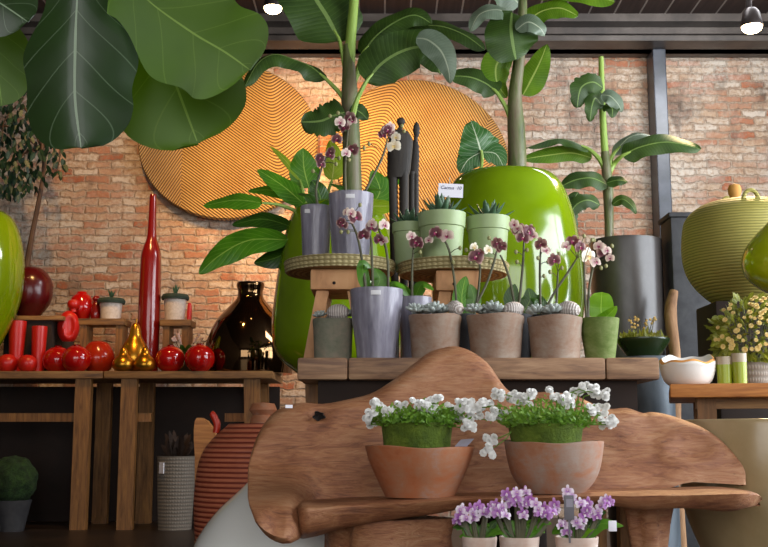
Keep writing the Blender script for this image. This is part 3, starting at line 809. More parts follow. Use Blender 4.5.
# root legs
def root_leg(pts, seed, lobes=5):
    mb = MB(); rows = []
    sp_, rd = spline([Vector(p[0]) for p in pts], [p[1] for p in pts], 4)
    for i, p in enumerate(sp_):
        rows.append([p + Vector((math.cos(2 * pi * j / 32), .75 * math.sin(2 * pi * j / 32), 0)) * rd[i] * (1 + .13 * math.sin(lobes * 2 * pi * j / 32 + seed + i * .12) + .12 * noise.noise(Vector((j * .5, i * .3, seed)))) for j in range(32)])
    mb.grid(rows, True, 0, None, True); mb.build('leg', 'bench', bench, None, True, 70)
c1 = P(388, 515, 2.8); c2 = P(647, 515, 2.8)
root_leg([((c1.x, 2.8, .01), .19), ((c1.x, 2.8, .12), .155), ((c1.x, 2.8, .25), .14), ((c1.x, 2.8, SEATZ - .06), .15)], 1.0, 4)
root_leg([((c2.x + .01, 2.8, .01), .075), ((c2.x, 2.8, .15), .05), ((c2.x, 2.8, .28), .044), ((c2.x, 2.8, SEATZ - .03), .06)], 2.0)
q = P(332, 520, 2.83)
MB().beam((q.x, 2.86, SEATZ - .05), (q.x - .01, 2.86, 0), .035, .04).build('leg', 'bench', bench)

# terracotta bowls on the seat with mossy pots of white flowers
def seatz(x):
    for a, b_ in zip(secs, secs[1:]):
        if a[0] <= x <= b_[0]:
            k = (x - a[0]) / (b_[0] - a[0]); y = a[1] + (b_[1] - a[1]) * k; d = a[3] + (b_[3] - a[3]) * k; return P(x, y, d).z
def bloom(mb, c, r, nrm, seed, mi=0):
    rr = random.Random(seed); q = Vector(nrm).to_track_quat('Z', 'Y').to_matrix()
    for ring, (n, tilt, ln) in enumerate(((8, .05, 1), (7, .5, .95), (6, .95, .8), (3, 1.3, .6))):
        for k in range(n):
            a = 2 * pi * k / n + ring * .6 + rr.random() * .3
            d = Vector((math.cos(a) * math.cos(tilt), math.sin(a) * math.cos(tilt), math.sin(tilt)))
            up = Vector((-math.cos(a) * math.sin(tilt), -math.sin(a) * math.sin(tilt), math.cos(tilt)))
            leaf(mb, [c, c + q @ (d * r * ln * .5 + up * r * .12), c + q @ (d * r * ln)], r * .52 * ln, q @ up, 'round', -.12, .08, 0, 5, 4, k, mi)
def white_pot(cx, D, bowl_rows, pot_rows, fl, spread, lab_bowl, lab_pot, seed):
    zb = seatz(cx) + .001
    c, pr = prof_px(cx, D, bowl_rows, zb); pr = smoothp(pr, 3)
    wob = lambda r, z, a: (r * (1 + .006 * math.sin(3 * a + seed)), z + (.003 * math.sin(2 * a + seed) + .0015 * math.sin(5 * a) if z > .06 else 0))
    o = MB().lathe(c, [(.0005, 0)] + pr + [(pr[-1][0] - .012, pr[-1][1] + .001), (pr[-1][0] - .016, pr[-1][1] - .012), (pr[0][0] - .006, .012), (.0005, .012)], 56, 0, wob).build('terracotta_bowl', 'terra' if seed == 1 else 'terra4', None, c)
    tag(o, lab_bowl, 'bowl', 'terracotta bowls on the bench')
    zi = zb + .014
    c2, p2 = prof_px(pot_rows[0], D, pot_rows[1], zi)
    t = empty('white_flowering_plant', c2, lab_pot, 'potted plant', 'white flowering plants in mossy pots')
    MB().lathe(c2, pot_profile(p2, .008, .4), 48, 0, lambda r, z, a: (r * (1 + .012 * noise.noise(Vector((math.cos(a) * 4, math.sin(a) * 4, z * 30)))), z)).build('mossy_pot', 'moss', t)
    h = p2[-1][1]
    MB().lathe(c2, [(.001, h - .012), (p2[-1][0] - .01, h - .012), (.001, h - .006)], 24).build('soil', 'soil', t)
    rr = random.Random(seed); mb = MB()
    for k in range(1900):
        a = rr.random() * 6.283; rad = math.sqrt(rr.random())
        q = c2 + Vector((math.cos(a) * p2[-1][0] * .9 * rad, math.sin(a) * p2[-1][0] * .9 * rad, h - .01))
        ln = rr.uniform(.02, spread[2]); e = Vector((math.cos(a) * rad * 1.1 + rr.uniform(-.4, .4), math.sin(a) * rad * .8 + rr.uniform(-.4, .4), rr.uniform(.2, 1.2))).normalized()
        b0 = q + e * ln * rr.uniform(.2, 1); d2 = Vector((rr.uniform(-1, 1), rr.uniform(-1, .5), rr.uniform(-.3, 1))).normalized() * rr.uniform(.01, .016)
        leaf(mb, [b0, b0 + d2 * .5, b0 + d2], .0034, (rr.uniform(-.5, .5), -1, .7), 'ovate', .1, 0, 0, 3, 2, k)
    for (x, y) in fl:
        e = P(x, y + 2, D - .02)
        mb.tube([c2 + Vector(((e.x - c2.x) * .55, -.02, h - .01)), ((c2.x + e.x * 2) / 3, D - .02, max(e.z, h + zi) * .5 + (e.z) * .5 - .002), e], .0016, 5, 0, 2)
    mb.build('foliage', 'greens', t)['kind'] = 'stuff'
    for i, (x, y) in enumerate(fl):
        m2 = MB(); d = D + rr.uniform(-.07, .03)
        for k in range(7):
            bloom(m2, P(x, y, d) + Vector((rr.uniform(-.015, .015), rr.uniform(-.014, .008), rr.uniform(-.012, .012))), rr.uniform(.009, .0115), (rr.uniform(-.7, .7), -1, rr.uniform(.1, 1)), i * 9 + k)
        m2.build('flower_cluster', 'whitepetal', t)
M['terra4'] = terra('paler_terracotta', ['965a38', 'a06e52', '9b8070', '9e9086'])
f1 = [(340 + x / 3.907, 370 + y / 3.907) for x, y in ((112, 180), (150, 140), (185, 165), (215, 165), (238, 150), (335, 125), (345, 155), (375, 125), (370, 165), (440, 145), (470, 140), (492, 142), (480, 190), (500, 220), (305, 138), (200, 185), (120, 205))]
f2 = [(460 + x / 3.907, 370 + y / 3.907) for x, y in ((70, 140), (105, 135), (60, 185), (150, 95), (180, 108), (212, 108), (265, 105), (370, 95), (420, 125), (455, 85), (490, 75), (530, 82), (558, 92), (515, 160), (550, 160), (590, 195), (570, 205), (100, 315), (112, 275), (120, 172), (165, 172), (400, 105), (250, 118))]
white_pot(419.5, 2.75, [(446.5, 54.5), (450, 54), (465, 49.5), (485, 40), (496, 34.5)], (417, [(423, 36), (427, 35.5), (440, 34), (492, 30)]), f1, (0, 0, .07), 'orange terracotta bowl on the left of the bench seat', 'white flowers in a round mossy pot inside the left terracotta bowl', 1)
white_pot(554, 2.75, [(442, 49), (446, 49), (465, 46), (480, 40), (491, 30)], (546, [(424, 37.5), (428, 37), (440, 35), (488, 27)]), f2, (0, 0, .085), 'paler terracotta bowl on the right of the bench seat', 'white flowers trailing from a mossy pot inside the right terracotta bowl', 2)
q = P(465, 442, 2.72)
mb = MB(); A = [P(455, 446.5, 2.66), P(467, 446.5, 2.66), P(474, 439, 2.69), P(461, 440, 2.69)]
A = A + [a + Vector((0, .0015, .0012)) for a in A]
mb.add(A, [(0, 1, 2, 3), (7, 6, 5, 4), (0, 4, 5, 1), (1, 5, 6, 2), (2, 6, 7, 3), (3, 7, 4, 0)])
tag(mb.build('plant_label', 'greytag', None, q, False), 'small grey plant label lying on the rim of the left terracotta bowl', 'label')

# ------------------------------------------------------------------ display table behind the bench
UD = 3.2; UZ = P(480, 357.5, UD).z
X0, X1 = P(297, 365, UD).x, P(660, 365, UD).x
tb = empty('display_table', ((X0 + X1) / 2, UD + .4, 0), 'thick plank display table carrying the row of terracotta pots', 'table')
tk = .066
mb = MB(); xs = [X0, P(348, 365, UD).x, P(606, 365, UD).x, X1]
for i in range(3): mb.box(((xs[i] + xs[i + 1]) / 2, UD + .4, UZ - tk / 2), (xs[i + 1] - xs[i] - .0015, .8, tk), 0, .009)
mb.build('tabletop', 'tabwood', tb)
MB().box(((X0 + X1) / 2, UD + .06, UZ - tk - .05), (X1 - X0 - .12, .03, .1)).build('apron', 'darkwood', tb)
for x in (X0 + .035, X1 - .05):
    for y in (UD + .26, UD + .74):
        MB().beam((x, y, UZ - tk), (x + (.03 if x < 0 else -.01), y, 0), .055, .055).build('leg', 'oldwoodz', tb)

# stools and seagrass trays
def stool(x0, x1, y, D, label):
    A, B = P(x0, y, D).x, P(x1, y, D).x; z = P(x0, y, D).z; cx = (A + B) / 2
    t = empty('block_stool', (cx, D, UZ), label, 'stool', 'block stools holding the trays')
    hb = 20 * S(D); MB().box((cx, D, z - hb / 2), (B - A, .26, hb), 0, .006).build('seat_block', 'stoolwood', t)
    for sx in (-1, 1):
        for sy in (-1, 1):
            MB().beam((cx + sx * (B - A) * .28, D + sy * .09, z - hb), (cx + sx * (B - A) * .52, D + sy * .1, UZ), .04, .04).build('leg', 'stoolwood', t)
    q = MB(); q.ball((cx - .012, D - .131, z - hb * .68), .0055, 10, 0, (1, .4, 1)); q.build('knot', 'hollow', t)
    return Vector((cx, D, z))
def tray(cx, D, z, label, rad):
    c = Vector((P(cx, 262, D).x, D, z)); s = S(D); r = rad * s; h = .042
    t = empty('seagrass_tray', c, label, 'tray', 'round seagrass trays')
    pr = [(.0005, 0), (r * .55, 0), (r * .9, .003)]
    for k in range(19):
        zz = .003 + (h - .003) * k / 18; pr.append((r * .96 + .004 * abs(math.sin(k * pi / 6)) + .006 * k / 18, zz))
    pr += [(r * .93, h), (r * .9, h - .022), (.0005, h - .022)]
    o = MB().lathe(c, pr, 64); o.m = [1 if all(abs(o.v[i].z - z) < .004 for i in f) else 0 for f in o.f]
    o.build('coiled_tray', ['seagrass', 'seagrassflat'], t)
    return z + h - .022
ST = 3.62
zs1 = P(339, 275, ST).z; zs2 = P(452, 276, ST).z
stool(313, 366, 275, ST, 'pale wooden block stool under the left seagrass tray')
stool(434, 476, 276, ST, 'pale wooden block stool under the right seagrass tray')
tz1 = tray(340, ST, zs1, 'round seagrass tray holding the two smoky glass orchid vases', 56)
tz2 = tray(453, ST + .02, zs2, 'round seagrass tray holding the three sage green aloe pots', 56)

# ------------------------------------------------------------------ terracotta pots with succulents and shells
def rosette_mesh():
    mb = MB()
    for ring, (n, tilt, ln) in enumerate(((8, .35, 1), (7, .75, .9), (5, 1.1, .75), (3, 1.35, .55))):
        for k in range(n):
            a = 2 * pi * k / n + ring * .4
            d = Vector((math.cos(a) * math.cos(tilt), math.sin(a) * math.cos(tilt), math.sin(tilt))) * ln
            rot = d.to_track_quat('Z', 'Y').to_matrix()
            mb.ball(d * .6, .44 * ln, 8, 0, (.55, .34, 1), rot)
            mb.add([], [])
    return mb
_ros = rosette_mesh().build('rosette', 'succ'); ROS = _ros.data; bpy.data.objects.remove(_ros)
def shell_mesh():
    mb = MB(); rows = []
    for i in range(15):
        th = pi * i / 14
        rows.append([Vector((math.sin(th) * math.cos(2 * pi * j / 48) * .031, math.cos(th) * .04, math.sin(th) * math.sin(2 * pi * j / 48) * .028)) * (1 + .03 * math.cos(j * pi / 2) * math.sin(th)) for j in range(48)])
    return mb.grid(rows, True)
_sh = shell_mesh().build('seashell', 'shell'); SHELL = _sh.data; bpy.data.objects.remove(_sh)
def part(name, data, parent, loc, scale=1, rot=(0, 0, 0)):
    o = bpy.data.objects.new(name, data); COL.objects.link(o); o.parent = parent; o.location = loc; o.rotation_euler = rot
    o.scale = (scale,) * 3 if not isinstance(scale, tuple) else scale; return o
def succ_pot(cx, D, yr, r, rb, m, label, ros, seed):
    rows = [(yr, r), (yr + 3, r), (yr + 8, r * .965), (356, rb)]
    c, pr = prof_px(cx, D, rows, UZ)
    t = empty('potted_succulents', c, label, 'potted plant', 'terracotta pots along the display table')
    rr = random.Random(seed); h = pr[-1][1]
    MB().lathe(c, [(.0005, 0)] + pr + [(pr[-1][0] - .005, h + .002), (pr[-1][0] - .011, h - .004), (pr[-1][0] - .013, h - .02), (.0005, h - .014)], 48, 0, lambda a, z, an: (a * (1 + .006 * math.sin(2 * an + seed)), z + (.0022 * math.sin(3 * an + seed) if z > h * .8 else 0))).build('pot', m, t)
    MB().lathe(c, [(.0005, h - .016), (pr[-1][0] - .012, h - .012), (.0005, h - .004)], 32).build('soil', 'soil', t)
    for x, dy, sc in ros:
        part('rosette', ROS, t, Vector((P(x, yr, D + dy).x - c.x, dy, h + .012)), (sc * 1.25, sc * 1.25, sc * 1.5), (rr.uniform(-.3, .3), rr.uniform(-.3, .3), rr.random() * 6))
    return c, h
def shell(x, y, D, rot, sc, label):
    o = bpy.data.objects.new('seashell', SHELL); COL.objects.link(o); o.location = P(x, y, D); o.rotation_euler = rot; o.scale = (sc,) * 3
    tag(o, label, 'shell', 'shells on the terracotta pots')
PD = 3.31
succ_pot(333, PD + .07, 320, 20.5, 18.5, 'terra3', 'greyish clay pot with a pale shell at the left end of the display table', [(320, .02, .02), (347, .0, .022), (333, .05, .018)], 3)
shell(338, 312.5, PD + .05, (0, .5, 1.4), .9, 'pale round shell on the greyish clay pot at the left end')
succ_pot(435, PD, 316.5, 26.5, 23.5, 'terra2', 'limed terracotta pot with succulents in front of the right block stool', [(415, -.02, .026), (425, .02, .024), (434, -.025, .03), (444, .0, .024), (420, .045, .022), (440, .045, .022)], 4)
shell(455.5, 308, PD - .01, (.3, .2, .5), .8, 'pinkish ribbed shell on the limed pot below the right tray')
succ_pot(495.5, PD, 316.5, 29, 24.5, 'terra2', 'limed terracotta pot with succulents and a round shell, middle of the row', [(474, -.02, .026), (484, .02, .026), (493, -.025, .03), (501, .02, .024), (482, .045, .022)], 5)
shell(513.5, 309.5, PD - .015, (0, .2, 1.9), .85, 'cream round shell on the middle limed pot')
succ_pot(555, PD, 318, 27.5, 24, 'terra2', 'chalky terracotta pot with succulents beside the mossy green pot', [(536, -.02, .026), (546, .02, .024), (553, -.025, .028), (560, .02, .024), (549, .045, .022)], 6)
shell(569, 309.5, PD - .015, (.15, .45, 1.1), .9, 'dotted white shell on the chalky pot next to the mossy green pot')

# ------------------------------------------------------------------ orchids
def flower_mesh(m, ml, wk=1):
    mb = MB()
    for a, ln, w, k in ((90, 1, .36, 0), (215, 1, .34, 0), (325, 1, .34, 0), (170, .95, .52, 0), (10, .95, .52, 0)):
        a = math.radians(a); d = Vector((math.cos(a), math.sin(a), .12)); z = -.06 if w < .4 else .0
        leaf(mb, [Vector((0, 0, z)), d * .5 * ln + Vector((0, 0, .06 + z)), d * ln + Vector((0, 0, -.04 + z))], w * wk, (0, 0, 1), 'round', .05, .03, 0, 8, 6, int(a * 9), 0)
    leaf(mb, [Vector((0, .05, .08)), Vector((0, -.15, .3)), Vector((0, -.42, .22))], .2, (0, -.4, 1), 'round', -.4, 0, 0, 6, 4, 2, 1)
    mb.ball((0, .02, .12), .12, 8, 2)
    return mb.build('orchid_flower', [m, ml, 'orchidy'])
FL = {}
for kk, (m, ml) in {'d': ('orchid', 'lip'), 'p': ('orchidp', 'lip'), 'w': ('orchidy', 'creamflower'), 'v': ('purple', 'purplel'), 'l': ('purplel', 'purple')}.items():
    o = flower_mesh(m, ml, .68 if kk in 'vl' else 1); FL[kk] = o.data; bpy.data.objects.remove(o)
def put_flower(t, q, kind, r, rr):
    n = Vector((rr.uniform(-.55, .55), -1, rr.uniform(-.25, .35))).normalized()
    o = bpy.data.objects.new('flower', FL[kind]); COL.objects.link(o); o.parent = t
    o.location = q - wloc(t); o.rotation_mode = 'QUATERNION'
    from mathutils import Quaternion
    o.rotation_quaternion = n.to_track_quat('Z', 'Y') @ Quaternion((0, 0, 1), rr.uniform(-.4, .4)); o.scale = (r,) * 3
def orchid(label, cx, D, rows, zb, m, spikes, flowers, leaves, seed, th=.006, fr=7.6, group='orchids on the display table', pot='glass_vase', buds=(), sticker=None, liner=True, seg=48):
    c, pr = prof_px(cx, D, rows, zb)
    t = empty('potted_orchid', c, label, 'potted orchid', group); rr = random.Random(seed)
    h = pr[-1][1]
    pp = smoothp(pr, 3)
    MB().lathe(c, pot_profile(pp, th, .93), seg).build(pot, m, t)
    if liner: MB().lathe(c, [(.0005, h * .1), (pr[0][0] * .8, h * .1), (pr[-1][0] * .8, h * .88), (.0005, h * .9)], 28).build('root_ball', 'roots', t)
    else: MB().lathe(c, [(.0005, h * .86), (pr[-1][0] - th - .001, h * .88), (.0005, h * .9)], 28).build('soil', 'soil', t)
    for pts in spikes:
        q = px([(a, b_, D if len(x_) == 0 else x_[0]) for a, b_, *x_ in pts])
        MB().tube(q, [.005] + [.0042] * (len(q) - 2) + [.0026], 7).build('flower_stem', 'stem', t)
    flowers = list(flowers)
    if pot != 'pot' or liner or fr > 6:
        flowers += [(f[0] + rr.uniform(-7, 7), f[1] + rr.uniform(-6, 7), 'dp'[rr.random() < .45], 5) for f in flowers if f[2] == 'd' and rr.random() < .6]
    SP = []
    for pts in spikes:
        SP += spline(px([(a, b_, D if len(x_) == 0 else x_[0]) for a, b_, *x_ in pts]), None, 8)[0]
    pm = MB(); npd = 0
    for e in [P(f[0], f[1], D - .012) for f in flowers] + [P(x, y, D - .012) for x, y in buds]:
        b0 = min(SP, key=lambda q_: (q_ - e - Vector((0, 0, -.012))).length)
        if (b0 - e).length > .006: pm.tube([b0, b0.lerp(e, .5) + Vector((0, 0, .004)), e], .0013, 5, 0, 2); npd += 1
    if npd: pm.build('pedicels', 'stem', t)
    for f in flowers:
        x, y, k = f[:3]; put_flower(t, P(x, y, D - .03 + rr.uniform(-.02, .02)), k, (f[3] * 1.12 if len(f) > 3 else fr) * S(D), rr)
    for x, y in buds:
        MB().ball(P(x, y, D - .015), 1.9 * S(D), 8, 0, (1, 1, 1.25)).build('bud', 'bud', t)
    for i, lf in enumerate(leaves):
        pts, hw, n, mm, kd = lf
        MB_ = MB(); leaf(MB_, px([(a, b_, (D + (x_[0] if x_ else 0))) for a, b_, *x_ in pts]), hw * S(D), n, kd, .1, .02, 0, 14, 8, seed + i); MB_.build('leaf', mm, t)
    if sticker:
        q = P(sticker[0], sticker[1], D); off = (q.x - c.x); rad = sticker[2] * S(D)
        MB().box((q.x, D - math.sqrt(max(1e-5, rad * rad - off * off)) - .001, q.z), (.03, .003, .014), 0, .001).build('sticker', 'sticker', t)
    return t
# on the left tray
TDp = ST - .05
orchid('smoky glass vase with small burgundy orchid, left of the two on the left tray', 316, TDp + .05, [(207, 15.5), (210, 15.6), (230, 14.5), (253, 13)], tz1, 'glass', [[(318, 208), (316, 190), (321, 170), (326, 158)]], [(320, 158, 'd', 5), (330, 155, 'd', 5)], [([(318, 210), (308, 196), (298, 194)], 7, (0, -.6, 1), 'philod', 'ovate'), ([(318, 212), (326, 202), (336, 199)], 6, (0, -.6, 1), 'orchleaf', 'ovate')], 11, buds=((313, 171), (336, 164), (339, 158)), sticker=(310, 214, 15.2))
orchid('smoky glass vase with tall burgundy and white orchid, right one on the left tray', 351, TDp - .03, [(195, 22.5), (198, 22.5), (225, 21), (256, 18)], tz1, 'glass', [[(346, 198), (345, 170), (347, 140), (349, 115)], [(362, 198), (372, 178), (382, 158), (388, 138)]], [(340, 122, 'p', 5.5), (350, 118, 'd'), (345, 128, 'd', 5.5), (337, 139, 'd', 5.5), (353, 150, 'd'), (346, 153, 'p', 5), (388, 131, 'd', 7), (382, 135, 'd', 5), (394, 146, 'w', 7), (396, 137, 'w', 5)], [([(350, 200), (342, 188), (330, 184)], 7, (0, -.6, 1), 'philod', 'ovate'), ([(355, 200), (368, 190), (382, 190)], 7, (0, -.6, 1), 'orchleaf', 'ovate')], 12, buds=((330, 116), (338, 113), (364, 148), (369, 144), (404, 131), (402, 126), (349, 160)), sticker=(351, 201, 22.5))
# on the table
orchid('large smoky glass vase with burgundy orchids standing on the table edge', 376.5, PD + .01, [(290, 26.5), (294, 26.6), (320, 24.5), (345, 21), (355.5, 19.5)], UZ, 'glass', [[(366, 292), (362, 260), (357, 235), (350, 220)], [(373, 292), (372, 262), (371, 240), (368, 232)], [(388, 292), (388, 265), (385, 245), (378, 228)]], [(341, 222, 'd', 5), (355, 217, 'd', 7.5), (364, 235, 'd', 6.5), (372, 227, 'd', 6.5), (379, 239, 'd', 5.5), (384, 225, 'p', 6), (347, 212, 'p', 4.5)], [([(368, 292), (364, 278), (363, 264, -.02), (372, 268)], 7, (.4, -1, .3), 'orchleaf', 'ovate'), ([(372, 293), (380, 280), (374, 268)], 8, (0, -1, .3), 'orchleaf', 'ovate'), ([(383, 293), (394, 283), (406, 288)], 7, (0, -.6, 1), 'philo', 'ovate')], 13, buds=((341, 232), (360, 205), (348, 232)), sticker=(376, 296, 26.4))
orchid('smoky glass orchid vase half hidden between the large glass vase and a limed pot', 415, PD + .14, [(298, 17), (301, 17), (330, 15.5), (353, 13)], UZ, 'glass', [[(412, 300), (412, 275), (413, 250)], ], [(416, 242, 'd', 7), (411, 236, 'p', 5)], [([(414, 300), (422, 284), (434, 290)], 8, (0, -.7, 1), 'orchleaf', 'ovate'), ([(412, 300), (402, 286), (392, 288)], 6, (0, -.7, 1), 'orchleaf', 'ovate')], 14, buds=((420, 252),))
orchid('orchid with arching burgundy flowers rising behind the pot below the right tray', 462, PD + .135, [(315, 15), (330, 14), (353, 12)], UZ, 'darkplanter', [[(457, 316), (455, 285), (449, 250), (440, 234)], [(474, 316), (478, 295), (480, 268), (477, 258)], [(470, 316), (486, 285), (494, 262), (497, 250)]], [(436, 233, 'd', 7), (447, 236, 'p', 7), (429, 240, 'p', 4.5), (476, 257, 'd', 7.5), (497, 243, 'd', 6), (501, 248, 'd', 5.5), (474, 247, 'w', 4.5), (488, 250, 'w', 5)], [([(463, 314), (462, 295), (466, 276)], 10, (.2, -1, .2), 'philo', 'ovate'), ([(466, 314), (474, 300), (470, 284)], 8, (0, -1, .2), 'orchleaf', 'ovate')], 15, pot='pot', buds=((460, 248), (470, 262), (466, 250), (489, 238), (490, 262), (453, 262)), liner=False)
orchid('orchid with a tight burgundy flower head behind the middle limed pot', 518, PD + .16, [(315, 15), (330, 14), (353, 12)], UZ, 'darkplanter', [[(518, 314), (521, 285), (523, 262), (524, 240)], [(516, 314), (511, 285), (505, 265), (500, 255)]], [(518, 229, 'd', 7), (528, 232, 'd', 7), (523, 238, 'd', 6.5), (514, 224, 'p', 5), (533, 236, 'p', 5)], [([(518, 314), (512, 298), (515, 284)], 9, (0, -1, .2), 'philod', 'ovate'), ([(522, 314), (530, 300), (528, 288)], 9, (0, -1, .2), 'philod', 'ovate')], 16, pot='pot', buds=((516, 252), (517, 262), (527, 250)), liner=False)
orchid('orchid with a slanting stem of mixed pale and burgundy flowers behind the chalky pot', 548, PD + .16, [(315, 15), (330, 14), (353, 12)], UZ, 'darkplanter', [[(541, 314), (540, 290), (540, 262), (541, 248)], [(544, 312), (556, 290), (567, 274), (577, 258)], [(556, 314), (557, 292), (558, 272)]], [(541, 244, 'd', 6.5), (554, 260, 'd', 6.5), (573, 242, 'd', 7.5), (580, 247, 'd', 6), (588, 256, 'w', 8), (566, 246, 'p', 5), (547, 250, 'p', 4)], [([(546, 314), (538, 300), (530, 298)], 8, (0, -.8, .6), 'philod', 'ovate')], 17, pot='pot', buds=((538, 258), (548, 262), (559, 254), (562, 268), (584, 236), (594, 240), (550, 272), (544, 276)), liner=False)
orchid('mossy green clay pot with round bright leaves and a burgundy orchid', 599.5, PD + .02, [(319, 19.5), (323, 19.5), (356, 14.5)], UZ, 'mossclay', [[(587, 320), (585, 295), (584, 262)], [(588, 318), (589, 290), (592, 272), (594, 264)]], [(604, 252, 'd', 7.5), (599, 246, 'p', 5.5), (595, 262, 'p', 6), (610, 258, 'p', 4.5)], [([(602, 319, 0), (601, 308, 0), (602, 292, -.01)], 13.5, (.1, -1, .2), 'jade', 'round'), ([(596, 320, -.03), (607, 316, -.04), (617, 306, -.04)], 7, (0, -.8, .5), 'jade', 'ovate')], 18, pot='pot', buds=((601, 268), (612, 246), (592, 240), (606, 266)), liner=False)

# ------------------------------------------------------------------ aloes on the right tray
def aloe(cx, D, rows, label, seed, nl=15, hgt=26):
    c, pr = prof_px(cx, D, rows, tz2); t = empty('potted_aloe', c, label, 'potted plant', 'sage green aloe pots')
    h = pr[-1][1]
    MB().lathe(c, [(.0005, 0)] + pr + [(pr[-1][0] - .006, h), (pr[-1][0] - .01, h - .02), (.0005, h - .015)], 48).build('pot', 'sage', t)
    MB().lathe(c, [(.0005, h - .016), (pr[-1][0] - .009, h - .012), (.0005, h - .008)], 28).build('soil', 'soil', t)
    rr = random.Random(seed); s = S(D)
    for k in range(nl):
        a = k * 2.4 + rr.random() * .3; f = k / nl; el = .35 + 1.05 * f
        d = Vector((math.cos(a) * math.cos(el), math.sin(a) * math.cos(el), math.sin(el))); ln = hgt * s * (1 - .25 * f) * rr.uniform(.85, 1.05)
        q = c + Vector((math.cos(a) * .012 * (1 - f), math.sin(a) * .012 * (1 - f), h - .012))
        up = Vector((-math.cos(a) * math.sin(el), -math.sin(a) * math.sin(el), math.cos(el)))
        m2 = MB(); rows2 = []
        for i in range(9):
            u = i / 8; w = .0185 * (1 - u) ** .75 + .0004; cc = q + d * ln * u + up * (.012 * u * u)
            la = d.cross(up).normalized()
            rows2.append([cc + la * w * math.cos(b_ * pi / 4) + up * (w * .42 * math.sin(b_ * pi / 4) + .25 * w * math.cos(b_ * pi / 4) ** 2) for b_ in range(8)])
        m2.grid(rows2, True, 0, [[(b_ / 8, i / 8) for b_ in range(8)] for i in range(9)], True); m2.build('leaf', 'aloe', t)
    return c, h
aloe(409, ST + .03, [(224, 17), (233, 16.7), (233.6, 15.6), (254, 13.5)], 'sage green aloe pot on the right tray, partly hidden behind the middle pot', 21, 15, 25)
ca, ha = aloe(442, ST - .07, [(214, 24), (228, 23.2), (228.6, 21.7), (253, 19)], 'largest sage green aloe pot, in the middle of the right tray', 22, 18, 30)
aloe(488, ST + .0, [(218, 22), (231, 21.4), (231.6, 20), (253, 17)], 'sage green aloe pot on the right side of the right tray', 23, 16, 28)
# price card
q0 = P(449.5, 190.5, ST - .03)
t = empty('price_card', (q0.x, q0.y, P(449, 214, ST - .03).z), 'white handwritten price card on a stick above the middle aloe pot', 'sign')
w, h = 25 * S(ST), 14 * S(ST)
card = MB().box(tuple(q0), (w, .0016, h)).build('card', 'paper', t, None, False)
card.rotation_euler = (0, .05, 0)
MB().tube([(q0.x + .001, q0.y + .003, P(449, 216, ST).z - .02), (q0.x + .001, q0.y + .003, P(449, 179, ST).z)], .0012, 6, 0, 1).build('stick', 'frost', t)
cu = bpy.data.curves.new('writing', 'FONT'); cu.body = 'Cactus  10'; cu.size = .0165; cu.extrude = .0003; cu.shear = .25
tmp = bpy.data.objects.new('writing', cu); COL.objects.link(tmp); bpy.context.view_layer.update()
me = bpy.data.meshes.new_from_object(tmp); bpy.data.objects.remove(tmp); me.materials.append(M['ink'])
wt = bpy.data.objects.new('writing', me); COL.objects.link(wt); wt.parent = card
ox = q0 - wloc(t); wt.location = (ox.x - w * .42, ox.y - .0015, ox.z + .004); wt.rotation_euler = (pi / 2, 0, 0)

# ------------------------------------------------------------------ dark carved figures
def figure(label, pts_body, head, legs, D):
    base = P(pts_body[0][0], 350, D); base.z = UZ
    t = empty('wooden_figure', base, label, 'sculpture', 'charred wooden figures on the display table')
    mb = MB(); sc = S(D, 150); rows = []
    q, rd = spline([P(x, y, D) for x, y, r in pts_body], [r * sc for _, _, r in pts_body], 4)
    for p, r in zip(q, rd):
        rows.append([p + Vector((math.cos(j * pi / 10), .5 * math.sin(j * pi / 10), 0)) * r * (1 + .05 * noise.noise(p * 30 + Vector((j, 0, 0)))) for j in range(20)])
    mb.grid(rows, True, 0, None, True)
    mb.build('body', 'statue', t)
    m2 = MB(); m2.ball(P(head[0], head[1], D), head[2] * sc, 16, 0, (head[3], .8, head[4]), None, .1); m2.tube([P(head[0], head[1] + 2, D), P(pts_body[0][0], pts_body[0][1] + 2, D)], head[2] * .55 * sc, 10, 0, 1); m2.build('head', 'statue', t)
    for x0, y0, r0, x1, r1 in legs:
        a = P(x0, y0, D); b_ = P(x1, 352, D); b_.z = UZ
        MB().tube([a, a.lerp(b_, .35), b_], [r0 * sc, r0 * sc * .95, r1 * sc], 12).build('leg', 'statue', t)
figure('broad dark wooden figure with a round head behind the left aloe pot', [(400, 130, 4), (400, 133, 9.5), (400.5, 142, 12.5), (399.5, 158, 12.3), (398.5, 172, 11.5), (397.5, 178, 10)], (401, 121.5, 4.3, 1, 1), [(393, 168, 4.6, 396, 3), (404, 168, 5, 404, 3.2)], 3.86)
figure('slim dark wooden figure with a long head, right of the broad figure', [(415.5, 140, 2), (415.5, 146, 3.4), (415, 160, 4.2), (414, 176, 4.4), (413, 184, 3)], (416.5, 130, 4, .85, 2.1), [(412, 172, 3.5, 411, 2.4), (416, 174, 2.8, 417, 2.2)], 3.9)

